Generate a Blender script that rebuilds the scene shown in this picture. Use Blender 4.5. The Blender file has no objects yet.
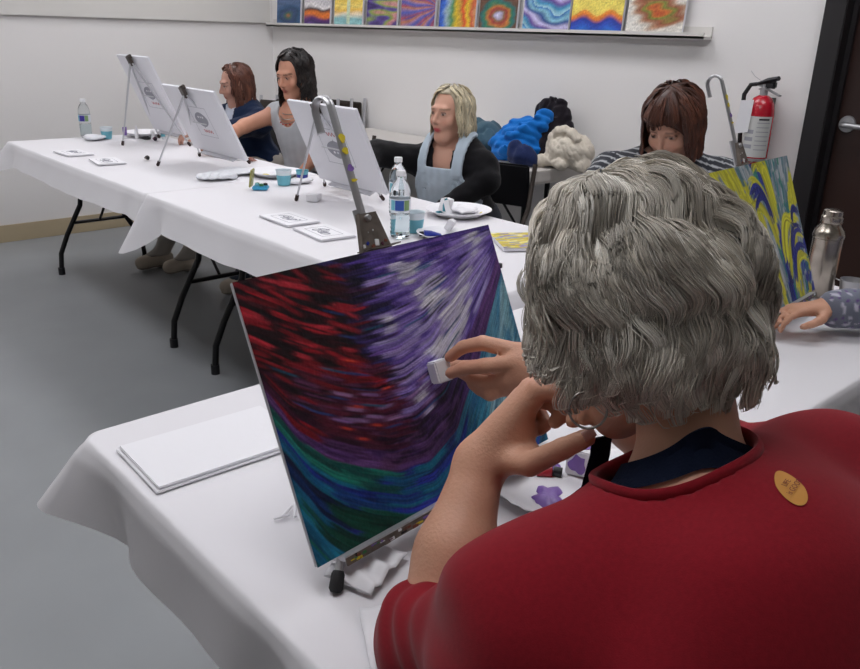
import bpy, bmesh, math, random
import numpy as np
from mathutils import Vector, Matrix
from mathutils.bvhtree import BVHTree

COL = bpy.context.scene.collection
PI = math.pi
rad = math.radians

# ------------------------------------------------------------------ camera
CH, CF, PITCH, ROLL, AZ = 1.35, 806.0, rad(20.6), rad(1.72), rad(47.5)
_fh = np.array([math.cos(AZ), math.sin(AZ), 0.0]); _r0 = np.array([math.sin(AZ), -math.cos(AZ), 0.0])
CAM_F = _fh * math.cos(PITCH) + np.array([0, 0, -math.sin(PITCH)])
_u0 = _fh * math.sin(PITCH) + np.array([0, 0, math.cos(PITCH)])
CAM_R = _r0 * math.cos(ROLL) + _u0 * math.sin(ROLL)
CAM_U = _u0 * math.cos(ROLL) - _r0 * math.sin(ROLL)
CAM_O = np.array([0, 0, CH])
def ray(u, v): return CAM_F + CAM_R * (u - 430) / CF - CAM_U * (v - 334.5) / CF
def D(u, v, t): return CAM_O + ray(u, v) * t                 # a measured sight line at a real distance
def onz(u, v, z=0.742): d = ray(u, v); return CAM_O + d * (z - CH) / d[2]
def onx(u, v, x): d = ray(u, v); return CAM_O + d * x / d[0]
def ony(u, v, y): d = ray(u, v); return CAM_O + d * y / d[1]
def prj(p):
    q = np.array(p) - CAM_O; t = q @ CAM_F
    return 430 + CF * (q @ CAM_R) / t, 334.5 - CF * (q @ CAM_U) / t, t

cam = bpy.data.objects.new('camera', bpy.data.cameras.new('camera'))
COL.objects.link(cam)
cam.data.sensor_fit = 'HORIZONTAL'; cam.data.sensor_width = 36.0; cam.data.lens = CF * 36.0 / 860.0
cam.data.clip_start = 0.02
_m = Matrix(((CAM_R[0], CAM_U[0], -CAM_F[0], 0), (CAM_R[1], CAM_U[1], -CAM_F[1], 0), (CAM_R[2], CAM_U[2], -CAM_F[2], CH), (0, 0, 0, 1)))
cam.matrix_world = _m
bpy.context.scene.camera = cam

# ------------------------------------------------------------------ materials
def lin(c):
    if isinstance(c, str):
        c = c.lstrip('#'); c = tuple(int(c[i:i + 2], 16) / 255 for i in (0, 2, 4))
    return tuple((x / 12.92 if x <= 0.04045 else ((x + 0.055) / 1.055) ** 2.4) for x in c)
MATS = {}
def mat(name, color=None, rough=0.6, metal=0.0, attr=None, noise=None, bump=None, spec=0.5, trans=0.0, alpha=None, emit=None, sss=0.0, sheen=0.0, ior=None, weave=None):
    m = bpy.data.materials.new(name); m.use_nodes = True
    nt = m.node_tree; b = nt.nodes['Principled BSDF']
    b.inputs['Roughness'].default_value = rough; b.inputs['Metallic'].default_value = metal
    b.inputs['Specular IOR Level'].default_value = spec
    if trans: b.inputs['Transmission Weight'].default_value = trans
    if ior: b.inputs['IOR'].default_value = ior
    if sheen: b.inputs['Sheen Weight'].default_value = sheen
    if sss:
        b.inputs['Subsurface Weight'].default_value = sss; b.inputs['Subsurface Radius'].default_value = (0.012, 0.005, 0.003)
        b.inputs['Subsurface Scale'].default_value = 0.6
    if alpha is not None: b.inputs['Alpha'].default_value = alpha
    tc = nt.nodes.new('ShaderNodeTexCoord')
    src = None
    if attr:
        a = nt.nodes.new('ShaderNodeAttribute'); a.attribute_name = attr; src = a.outputs['Color']
    elif color is not None:
        b.inputs['Base Color'].default_value = (*lin(color), 1)
    if noise:      # (scale, amount) small value variation of the surface itself
        n = nt.nodes.new('ShaderNodeTexNoise'); n.inputs['Scale'].default_value = noise[0]; n.inputs['Detail'].default_value = 5
        nt.links.new(tc.outputs['Object'], n.inputs['Vector'])
        mr = nt.nodes.new('ShaderNodeMapRange'); mr.inputs['From Min'].default_value = 0.3; mr.inputs['From Max'].default_value = 0.7
        mr.inputs['To Min'].default_value = 1 - noise[1]; mr.inputs['To Max'].default_value = 1 + noise[1]
        nt.links.new(n.outputs['Fac'], mr.inputs['Value'])
        mx = nt.nodes.new('ShaderNodeMix'); mx.data_type = 'RGBA'; mx.blend_type = 'MULTIPLY'; mx.inputs['Factor'].default_value = 1
        if src: nt.links.new(src, mx.inputs[6])
        else: mx.inputs[6].default_value = (*lin(color), 1)
        nt.links.new(mr.outputs['Result'], mx.inputs[7]); src = mx.outputs[2]
    if src: nt.links.new(src, b.inputs['Base Color'])
    if bump:       # (scale, strength)
        n = nt.nodes.new('ShaderNodeTexNoise'); n.inputs['Scale'].default_value = bump[0]; n.inputs['Detail'].default_value = 6
        nt.links.new(tc.outputs['Object'], n.inputs['Vector'])
        bp = nt.nodes.new('ShaderNodeBump'); bp.inputs['Strength'].default_value = bump[1]; bp.inputs['Distance'].default_value = 0.01
        nt.links.new(n.outputs['Fac'], bp.inputs['Height']); nt.links.new(bp.outputs['Normal'], b.inputs['Normal'])
    if emit:
        b.inputs['Emission Color'].default_value = (*lin(emit[0]), 1); b.inputs['Emission Strength'].default_value = emit[1]
    MATS[name] = m
    return m

mat('wall_paint', '#e8e5e3', 0.75, bump=(60, 0.06), noise=(1.5, 0.012))
mat('ceiling_paint', '#dedcd6', 0.85, bump=(80, 0.1))
mat('floor_vinyl', '#8f9294', 0.42, noise=(2.2, 0.06), bump=(9, 0.03), spec=0.4)
mat('baseboard_vinyl', '#b5a588', 0.6)
mat('ledge_paint', '#d6d3ce', 0.6)
mat('door_wood', '#33201b', 0.38, noise=(3, 0.1))
mat('door_frame_paint', '#1b181a', 0.45)
mat('white_cloth', '#e3e1e4', 0.72, bump=(6, 0.10), spec=0.3)
mat('paper', '#ecebee', 0.8, bump=(18, 0.15), spec=0.2)
mat('print_grey', '#9b9ba3', 0.8)
mat('print_red', '#b5342c', 0.7)
mat('black_metal', '#131215', 0.35, metal=0.3)
mat('black_plastic', '#17161a', 0.45)
mat('rubber', '#1b1a1c', 0.7)
mat('rubber_brown', '#33231f', 0.7)
mat('aluminium', '#b6b6b8', 0.38, metal=0.8)
mat('aluminium_pale', '#c8c8cc', 0.35, metal=0.6)
mat('steel', '#a39b90', 0.24, metal=1.0, noise=(30, 0.15))
mat('plate_metal', '#7d746c', 0.4, metal=0.75, noise=(70, 0.25))
mat('bracket', '#4a423d', 0.4, metal=0.5)
mat('canvas_white', '#e6e5ea', 0.75, bump=(300, 0.1))
mat('foam_white', '#ecebee', 0.55, spec=0.4)
mat('plastic_table', '#c2bdb8', 0.5, noise=(3, 0.02))
mat('clear_plastic', '#f4f8fa', 0.05, trans=1.0, ior=1.25)
mat('water', '#eaf4f6', 0.0, trans=1.0, ior=1.2)
mat('cap_white', '#e8e8ea', 0.4)
mat('label_blue', '#2b54a8', 0.5)
mat('label_violet', '#3b2e8c', 0.5)
mat('label_green', '#7fa06a', 0.5)
mat('label_white', '#dfe3ea', 0.5)
mat('cup_teal', '#6fb6c6', 0.45)
mat('cup_white', '#dfe6ea', 0.45)
mat('paint_blue', '#1b2f94', 0.35)
mat('paint_violet', '#8767b4', 0.35, noise=(60, 0.15))
mat('paint_yellow', '#d9c526', 0.4)
mat('paint_red', '#a8202c', 0.4)
mat('paint_teal', '#1f7a8c', 0.4)
mat('paint_green', '#3f7d4e', 0.4)
mat('paint_black', '#16141a', 0.4)
mat('paint_wine', '#5b1f3f', 0.4)
mat('paint_brown', '#7a4230', 0.45)
mat('tin_olive', '#a9a561', 0.4)
mat('tin_blue', '#3fa6cf', 0.4)
mat('clear_bag', '#e4e6ea', 0.35, bump=(40, 0.6), spec=0.6)
mat('canvas_attr', attr='Col', rough=0.42, spec=0.35, bump=(140, 0.2))
mat('art_attr', attr='Col', rough=0.5, spec=0.4)
mat('skin_attr', attr='Col', rough=0.5, spec=0.35, bump=(260, 0.12), sss=0.08)
mat('hair_attr', attr='Col', rough=0.45, spec=0.5)
mat('cloth_attr', attr='Col', rough=0.85, spec=0.15, bump=(350, 0.25), sheen=0.1)
mat('red_shirt', '#861723', 0.9, spec=0.12, bump=(900, 0.12), noise=(260, 0.07), sheen=0.1)
mat('navy_strap', '#131a2c', 0.9, spec=0.1, bump=(400, 0.3))
mat('eye_white', '#d8d2cc', 0.2)
mat('eye_dark', '#20150f', 0.15)
mat('silver', '#8f8a84', 0.3, metal=1.0)
mat('gold', '#c08a3a', 0.35, metal=0.8)
mat('nail', '#dcb3a6', 0.25)
mat('badge', '#c98a34', 0.7)
mat('badge_ink', '#6b1f26', 0.8)
mat('ext_red', '#b3152a', 0.25, spec=0.6)
mat('ext_label', '#c9c9c6', 0.5)
mat('denim', '#6c7c88', 0.9)
mat('trouser_grey', '#8e8a85', 0.9)
mat('trouser_dark', '#23242c', 0.9)
mat('shoe', '#b5a999', 0.7)
mat('shoe_sole', '#8c8378', 0.8)
mat('light_diffuser', '#ffffff', 0.5, emit=('#f8f8fd', 3.9))
mat('light_frame', '#e5e5e5', 0.5)

# ------------------------------------------------------------------ object helpers
def link(o, parent=None):
    COL.objects.link(o)
    if parent: o.parent = parent
    return o
def tag(o, label, cat, group=None, kind=None):
    if label: o['label'] = label
    if cat: o['category'] = cat
    if group: o['group'] = group
    if kind: o['kind'] = kind
    return o
def thing(name, label, cat, loc=(0, 0, 0), rz=0.0, group=None):
    o = bpy.data.objects.new(name, None); o.empty_display_size = 0.05
    o.location = loc; o.rotation_euler = (0, 0, rz); link(o)
    return tag(o, label, cat, group)
def mesh_obj(name, verts, faces, mats, parent=None, smooth=False, mi=None, cols=None):
    me = bpy.data.meshes.new(name)
    me.from_pydata([tuple(map(float, v)) for v in verts] if not isinstance(verts, np.ndarray) else verts.tolist(), [], faces if isinstance(faces, list) else faces.tolist())
    if not isinstance(mats, (list, tuple)): mats = [mats]
    for m in mats: me.materials.append(MATS[m])
    if mi is not None: me.polygons.foreach_set('material_index', np.asarray(mi, dtype=np.int32))
    if smooth: me.polygons.foreach_set('use_smooth', np.ones(len(me.polygons), dtype=bool))
    if cols is not None:
        a = me.color_attributes.new('Col', 'FLOAT_COLOR', 'POINT')
        c = np.ones((len(me.vertices), 4), dtype=np.float32); c[:, :3] = cols
        a.data.foreach_set('color', c.ravel())
    me.update()
    return link(bpy.data.objects.new(name, me), parent)
class MB:
    """collects simple shapes (world or local coordinates) and links them as ONE mesh"""
    def __init__(s): s.v = []; s.f = []; s.m = []; s.mats = []
    def _mi(s, m):
        if m not in s.mats: s.mats.append(m)
        return s.mats.index(m)
    def add(s, vs, fs, m):
        o = len(s.v); s.v += [tuple(map(float, v)) for v in vs]; s.f += [tuple(i + o for i in f) for f in fs]; s.m += [s._mi(m)] * len(fs)
        return s
    def box(s, c, size, m, R=None, bev=0.0):
        bm = bmesh.new(); bmesh.ops.create_cube(bm, size=1.0)
        for v in bm.verts: v.co = Vector((v.co.x * size[0], v.co.y * size[1], v.co.z * size[2]))
        if bev: bmesh.ops.bevel(bm, geom=bm.edges[:], offset=bev, segments=2, affect='EDGES')
        R = np.array(R) if R is not None else np.eye(3); c = np.array(c, float)
        vs = [c + R @ np.array(v.co) for v in bm.verts]
        bm.verts.index_update(); fs = [[v.index for v in f.verts] for f in bm.faces]; bm.free()
        return s.add(vs, fs, m)
    def tube(s, pts, r, m, n=10, cap=True, flat=None):
        pts = [np.array(p, float) for p in pts]; rs = r if isinstance(r, (list, tuple)) else [r] * len(pts)
        rings = []; prev = None
        for i, p in enumerate(pts):
            t = pts[min(i + 1, len(pts) - 1)] - pts[max(i - 1, 0)]; t = t / (np.linalg.norm(t) + 1e-9)
            if prev is None:
                a = np.array([0, 0, 1.0]) if abs(t[2]) < 0.9 else np.array([1.0, 0, 0])
                if flat is not None: a = np.array(flat, float)
            else: a = prev
            x = a - t * (a @ t); x /= np.linalg.norm(x) + 1e-9; y = np.cross(t, x); prev = x
            k = rs[i]; kx, ky = (k if isinstance(k, (list, tuple)) else (k, k))
            rings.append([p + x * kx * math.cos(2 * PI * j / n) + y * ky * math.sin(2 * PI * j / n) for j in range(n)])
        vs = [v for rg in rings for v in rg]; fs = []
        for i in range(len(rings) - 1):
            for j in range(n): fs.append((i * n + j, i * n + (j + 1) % n, (i + 1) * n + (j + 1) % n, (i + 1) * n + j))
        if cap: fs.append(tuple(range(n - 1, -1, -1))); fs.append(tuple((len(rings) - 1) * n + j for j in range(n)))
        return s.add(vs, fs, m)
    def lathe(s, prof, m, c=(0, 0, 0), n=28, R=None):
        """prof: list of (radius, z)"""
        R = np.array(R) if R is not None else np.eye(3); c = np.array(c, float)
        vs = []; fs = []
        for r_, z in prof:
            for j in range(n): vs.append(c + R @ np.array([r_ * math.cos(2 * PI * j / n), r_ * math.sin(2 * PI * j / n), z]))
        for i in range(len(prof) - 1):
            for j in range(n): fs.append((i * n + j, i * n + (j + 1) % n, (i + 1) * n + (j + 1) % n, (i + 1) * n + j))
        return s.add(vs, fs, m)
    def prism(s, outline, t, m, R=None, c=(0, 0, 0)):
        """flat outline in local xy, extruded by t along local z"""
        R = np.array(R) if R is not None else np.eye(3); c = np.array(c, float); n = len(outline)
        vs = [c + R @ np.array([x, y, z]) for z in (0, t) for x, y in outline]
        fs = [tuple(range(n - 1, -1, -1)), tuple(range(n, 2 * n))] + [(i, (i + 1) % n, n + (i + 1) % n, n + i) for i in range(n)]
        return s.add(vs, fs, m)
    def build(s, name, parent=None, smooth=False, mod=None):
        o = mesh_obj(name, s.v, s.f, s.mats, parent, smooth, s.m)
        if smooth:
            try:
                with bpy.context.temp_override(): pass
            except Exception: pass
            me = o.data
            bm = bmesh.new(); bm.from_mesh(me)
            for e in bm.edges:
                if len(e.link_faces) == 2 and e.calc_face_angle(0) > rad(40): e.smooth = False
            bm.to_mesh(me); bm.free()
        return o
def frame(f, up=(0, 0, 1)):
    """columns: right, forward, up"""
    f = np.array(f, float); f /= np.linalg.norm(f); r = np.cross(f, up); r /= np.linalg.norm(r); u = np.cross(r, f)
    return np.array([r, f, u]).T
def rotz(a): return np.array([[math.cos(a), -math.sin(a), 0], [math.sin(a), math.cos(a), 0], [0, 0, 1]])
def copy_thing(root, loc=None, rz=None, label=None):
    c = root.copy(); COL.objects.link(c)
    if loc is not None: c.location = loc
    if rz is not None: c.rotation_euler = (0, 0, rz)
    if label: c['label'] = label
    for ch in list(root.children):
        d = ch.copy(); COL.objects.link(d); d.parent = c
        for g in list(ch.children):
            e = g.copy(); COL.objects.link(e); e.parent = d
    return c
def shell_cols(o, c):
    me = o.data; a = me.color_attributes.new('Col', 'FLOAT_COLOR', 'POINT')
    k = np.ones((len(me.vertices), 4), dtype=np.float32); k[:, :3] = c; a.data.foreach_set('color', k.ravel())

# ------------------------------------------------------------------ signed distance fields -> mesh
def rc(a, b, ra, rb=None):
    a = np.array(a, np.float32); b = np.array(b, np.float32); rb = ra if rb is None else rb
    ab = b - a; L = float(ab @ ab) + 1e-12
    def f(p):
        h = np.clip(((p - a) @ ab) / L, 0, 1)
        return np.linalg.norm(p - a - h[:, None] * ab, axis=1) - (ra + (rb - ra) * h)
    return f
def el(c, r, R=None):
    c = np.array(c, np.float32); r = np.array(r, np.float32); R = None if R is None else np.array(R, np.float32)
    def f(p):
        q = p - c
        if R is not None: q = q @ R
        k0 = np.linalg.norm(q / r, axis=1); k1 = np.linalg.norm(q / (r * r), axis=1) + 1e-9
        return np.where(k0 < 1e-4, -float(r.min()), k0 * (k0 - 1) / k1)
    return f
def smin(a, b, k): h = np.clip(0.5 + 0.5 * (b - a) / k, 0, 1); return b * (1 - h) + a * h - k * h * (1 - h)
def U(fs, k=0.02):
    def f(p):
        d = None
        for g in fs:
            if isinstance(g, tuple): e = g[0](p); kk = g[1]
            else: e = g(p); kk = k
            d = e if d is None else smin(d, e, kk)
        return d
    return f
def SUB(f, g, k=0.005):
    return lambda p: -smin(-f(p), g(p), k)
def surf(f, lo, hi, res):
    lo = np.array(lo, np.float32); hi = np.array(hi, np.float32)
    B = 8; n = np.maximum(1, np.ceil((hi - lo) / (res * B)).astype(int)); N = n * B + 1
    V = np.empty(tuple(N), np.float32)
    cx = [lo[i] + (np.arange(n[i]) + 0.5) * B * res for i in range(3)]
    G = np.stack(np.meshgrid(*cx, indexing='ij'), -1).reshape(-1, 3).astype(np.float32)
    dc = f(G).reshape(tuple(n)); lim = B * res * 0.87 * 1.5 + 0.02
    V[:] = 1.0
    ax = [lo[i] + np.arange(N[i]) * res for i in range(3)]
    act = np.argwhere(np.abs(dc) < lim)
    for i, j, k in np.argwhere(dc <= -lim): V[i * B:(i + 1) * B + 1, j * B:(j + 1) * B + 1, k * B:(k + 1) * B + 1] = -1.0
    off = np.arange(B + 1)
    for s in range(0, len(act), 200):
        ch = act[s:s + 200]; M = len(ch)
        ii = ch[:, 0][:, None] * B + off; jj = ch[:, 1][:, None] * B + off; kk = ch[:, 2][:, None] * B + off
        X = ax[0][ii][:, :, None, None] + np.zeros((1, 1, B + 1, B + 1)); Y = ax[1][jj][:, None, :, None] + np.zeros((1, B + 1, 1, B + 1)); Z = ax[2][kk][:, None, None, :] + np.zeros((1, B + 1, B + 1, 1))
        P = np.stack([X, Y, Z], -1).reshape(-1, 3).astype(np.float32)
        d = f(P).reshape(M, B + 1, B + 1, B + 1)
        for q, (i, j, k) in enumerate(ch): V[i * B:(i + 1) * B + 1, j * B:(j + 1) * B + 1, k * B:(k + 1) * B + 1] = d[q]
    V[V == 0] = 1e-6
    S = V < 0
    c = tuple(x - 1 for x in N)
    acc = np.zeros(c + (3,), np.float32); cnt = np.zeros(c, np.float32)
    I = np.stack(np.meshgrid(*[np.arange(x) for x in c], indexing='ij'), -1)
    for axis in range(3):
        o1, o2 = [a for a in range(3) if a != axis]
        for d1 in (0, 1):
            for d2 in (0, 1):
                s0 = [0, 0, 0]; s0[o1] = d1; s0[o2] = d2; s1 = list(s0); s1[axis] = 1
                A = V[s0[0]:s0[0] + c[0], s0[1]:s0[1] + c[1], s0[2]:s0[2] + c[2]]; Bv = V[s1[0]:s1[0] + c[0], s1[1]:s1[1] + c[1], s1[2]:s1[2] + c[2]]
                x = (A < 0) != (Bv < 0); t = A[x] / (A[x] - Bv[x])
                add = np.zeros((t.size, 3), np.float32) + np.array(s0, np.float32); add[:, axis] += t
                acc[x] += add; cnt[x] += 1
    has = cnt > 0; idx = -np.ones(c, np.int64); idx[has] = np.arange(has.sum())
    verts = (I[has] + acc[has] / cnt[has][:, None]) * res + lo
    faces = []
    for axis in range(3):
        o1, o2 = (axis + 1) % 3, (axis + 2) % 3
        sl0 = [slice(1, c[a]) for a in range(3)]; sl0[axis] = slice(0, c[axis])
        sl1 = list(sl0); sl1[axis] = slice(1, c[axis] + 1)
        a = S[tuple(sl0)]; b = S[tuple(sl1)]
        E = np.argwhere(a != b); fl = a[a != b]
        base = E.copy()
        for q in range(3):
            if q != axis: base[:, q] += 1
        def g(u1, u2):
            k = base.copy(); k[:, o1] -= u1; k[:, o2] -= u2; return idx[k[:, 0], k[:, 1], k[:, 2]]
        Q = np.stack([g(1, 1), g(0, 1), g(0, 0), g(1, 0)], 1)
        Q[~fl] = Q[~fl][:, ::-1]
        faces.append(Q)
    F = np.concatenate(faces); F = F[(F >= 0).all(1)]
    return verts.astype(np.float32), F
def sdf_obj(name, f, lo, hi, res, m, parent=None, cols=None):
    v, F = surf(f, lo, hi, res)
    if callable(cols): cols = cols(v)
    return mesh_obj(name, v, F, m, parent, True, None, cols)
def bnoise(p, s, seed=0):
    """cheap smooth noise in -1..1"""
    r = np.random.default_rng(seed); o = 0
    for i in range(5):
        k = r.normal(size=3) * s; o = o + np.sin(p @ k + r.uniform(0, 6.28))
    return o / 3.0
# ================================================================== the setting
WL, WR, WB, WN, CEIL = 5.589, 3.43, -2.6, -2.4, 2.75     # left wall y, right wall x, rear x, near y, ceiling z
def struct(name, mb, smooth=False, parent=None):
    o = mb.build(name, parent, smooth)
    if parent is None: o['kind'] = 'structure'
    return o
struct('floor', MB().box(((WR + WB) / 2, (WL + WN) / 2, -0.05), (WR - WB + 0.4, WL - WN + 0.4, 0.1), 'floor_vinyl'))
struct('ceiling', MB().box(((WR + WB) / 2, (WL + WN) / 2, CEIL + 0.05), (WR - WB + 0.4, WL - WN + 0.4, 0.1), 'ceiling_paint'))
struct('wall_left', MB().box(((WR + WB) / 2, WL + 0.05, CEIL / 2), (WR - WB, 0.1, CEIL), 'wall_paint'))
DY0, DY1, DZ = 0.49, 1.40, 2.08                            # the door opening in the right wall
w = MB()
w.box((WR + 0.05, (DY1 + 0.085 + WL + 0.1) / 2, CEIL / 2), (0.1, WL + 0.1 - DY1 - 0.085, CEIL), 'wall_paint')
w.box((WR + 0.05, (DY0 - 0.085 + WN) / 2, CEIL / 2), (0.1, DY0 - 0.085 - WN, CEIL), 'wall_paint')
w.box((WR + 0.05, (DY0 + DY1) / 2, (DZ + 0.085 + CEIL) / 2), (0.1, DY1 - DY0 + 0.17, CEIL - DZ - 0.085), 'wall_paint')
struct('wall_right', w)
struct('wall_rear', MB().box((WB - 0.05, (WL + WN) / 2, CEIL / 2), (0.1, WL - WN, CEIL), 'wall_paint'))
struct('wall_near', MB().box(((WR + WB) / 2, WN - 0.05, CEIL / 2), (WR - WB + 0.2, 0.1, CEIL), 'wall_paint'))
struct('baseboard_left', MB().box(((WR + WB) / 2, WL - 0.006, 0.055), (WR - WB, 0.012, 0.11), 'baseboard_vinyl', bev=0.002))
b = MB(); b.box((WR - 0.006, (DY1 + 0.09 + WL - 0.012) / 2, 0.055), (0.012, WL - 0.012 - DY1 - 0.09, 0.11), 'baseboard_vinyl', bev=0.002)
b.box((WR - 0.006, (DY0 - 0.09 + WN) / 2, 0.055), (0.012, DY0 - 0.09 - WN, 0.11), 'baseboard_vinyl', bev=0.002)
struct('baseboard_right', b)
# picture ledges (fixed to the walls) and the door
struct('trim_1', MB().box(((WR - 0.02 + WB) / 2, WL - 0.012, 1.372 + 0.6), (WR - 0.04 - WB, 0.024, 1.2), 'ledge_paint', bev=0.002))
b = MB(); y0, y1 = 1.975, WL - 0.03
b.box((WR - 0.035, (y0 + y1) / 2, 1.357), (0.07, y1 - y0, 0.012), 'ledge_paint')
b.box((WR - 0.067, (y0 + y1) / 2, 1.365), (0.006, y1 - y0, 0.026), 'ledge_paint')
b.box((WR - 0.004, (y0 + y1) / 2, 1.38), (0.008, y1 - y0, 0.045), 'ledge_paint')
struct('trim_2', b)
b = MB()
for y in (DY1 + 0.0425, DY0 - 0.0425): b.box((WR + 0.02, y, DZ / 2), (0.15, 0.085, DZ), 'door_frame_paint', bev=0.004)
b.box((WR + 0.02, (DY0 + DY1) / 2, DZ + 0.0425), (0.15, DY1 - DY0 + 0.17, 0.085), 'door_frame_paint', bev=0.004)
for y in (DY1 - 0.008, DY0 + 0.008): b.box((WR + 0.018, y, DZ / 2), (0.02, 0.02, DZ), 'door_frame_paint')
struct('trim_3', b)
door = struct('door_1', MB().box((WR + 0.055, (DY0 + DY1) / 2, DZ / 2 + 0.004), (0.045, DY1 - DY0 - 0.006, DZ - 0.01), 'door_wood', bev=0.002))
hp = onx(843, 123, WR + 0.03); hb = MB()
Rx = np.array([[0, 0, 1], [0, 1, 0], [-1, 0, 0]])
hy, hz = 1.345, 1.05
hb.lathe([(0, -0.012), (0.031, -0.01), (0.033, 0.0), (0.0, 0.0)], 'aluminium', (WR + 0.032, hy, hz), 24, Rx)
hb.tube([(WR + 0.03, hy, hz), (WR - 0.02, hy, hz), (WR - 0.034, hy - 0.02, hz), (WR - 0.034, hy - 0.12, hz - 0.004)], [0.011, 0.011, 0.011, 0.009], 'aluminium')
hb.build('door_handle', door, True)

# ceiling lights: frame + diffuser, they light the room
for i, (lx, ly) in enumerate([(x, y) for x in (0.35, 2.45) for y in (0.9, 2.75, 4.6)]):
    t = thing('ceiling_light', 'recessed white fluorescent ceiling light panel', 'ceiling light', (lx, ly, CEIL), 0, 'fluorescent panels in the ceiling')
    f_ = MB()
    for dx, dy, sx, sy in ((0, 0.62, 0.64, 0.03), (0, -0.62, 0.64, 0.03), (0.305, 0, 0.03, 1.21), (-0.305, 0, 0.03, 1.21)): f_.box((dx, dy, -0.012), (sx, sy, 0.024), 'light_frame')
    f_.build('light_frame', t); MB().box((0, 0, -0.008), (0.58, 1.21, 0.008), 'light_diffuser').build('diffuser', t)

# ================================================================== tables and cloths
def folding_table(label, cx, cy, L, W, z, along, top_mat='plastic_table', group=None, leg_in=(0.16, 0.16), th=0.044, bev=0.012):
    """along: 0 = long side on world x, 1 = on world y"""
    t = thing('folding_table', label, 'table', (cx, cy, 0), PI / 2 if along else 0, group)
    m = MB(); c_ = 0.05; ol = []
    for sx, sy, a0 in ((1, -1, -90), (1, 1, 0), (-1, 1, 90), (-1, -1, 180)):
        for i in range(9): a = rad(a0 + i * 11.25); ol.append((sx * (L / 2 - c_) + c_ * math.cos(a), sy * (W / 2 - c_) + c_ * math.sin(a)))
    m.prism(ol, th * .8, top_mat, None, (0, 0, z - th * .8)); m.prism([(x * .992, y * .985) for x, y in ol], th * .2, top_mat, None, (0, 0, z - th)); m.build('tabletop', t)
    for s, off in ((-1, leg_in[0]), (1, leg_in[1])):
        x = s * (L / 2 - off)
        for q in (-1, 1):
            m = MB(); m.tube([(x, q * 0.085, z - 0.045), (x, q * 0.085, 0.47), (x, q * 0.10, 0.38), (x, q * 0.19, 0.22), (x, q * 0.235, 0.12), (x, q * 0.245, 0.02)], 0.0135, 'black_metal', 12)
            m.lathe([(0, 0), (0.018, 0), (0.018, 0.04), (0.0, 0.04)], 'black_plastic', (x, q * 0.245, 0), 14)
            m.build('leg', t, True)
        m = MB(); m.tube([(x, -0.15, 0.285), (x, 0.15, 0.285)], [(0.009, 0.02)] * 2, 'black_metal', 10); m.build('crossbar', t, True)
        m = MB(); m.box((x, 0, z - 0.055), (0.03, 0.36, 0.02), 'black_metal'); m.build('leg_hinge', t)
        m = MB(); m.tube([(x, 0, z - 0.06), (x - s * 0.42, 0, z - 0.06)], 0.008, 'black_metal', 8); m.tube([(x, 0, 0.285), (x - s * 0.40, 0, z - 0.06)], 0.007, 'black_metal', 8); m.build('brace', t, True)
    return t

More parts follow.
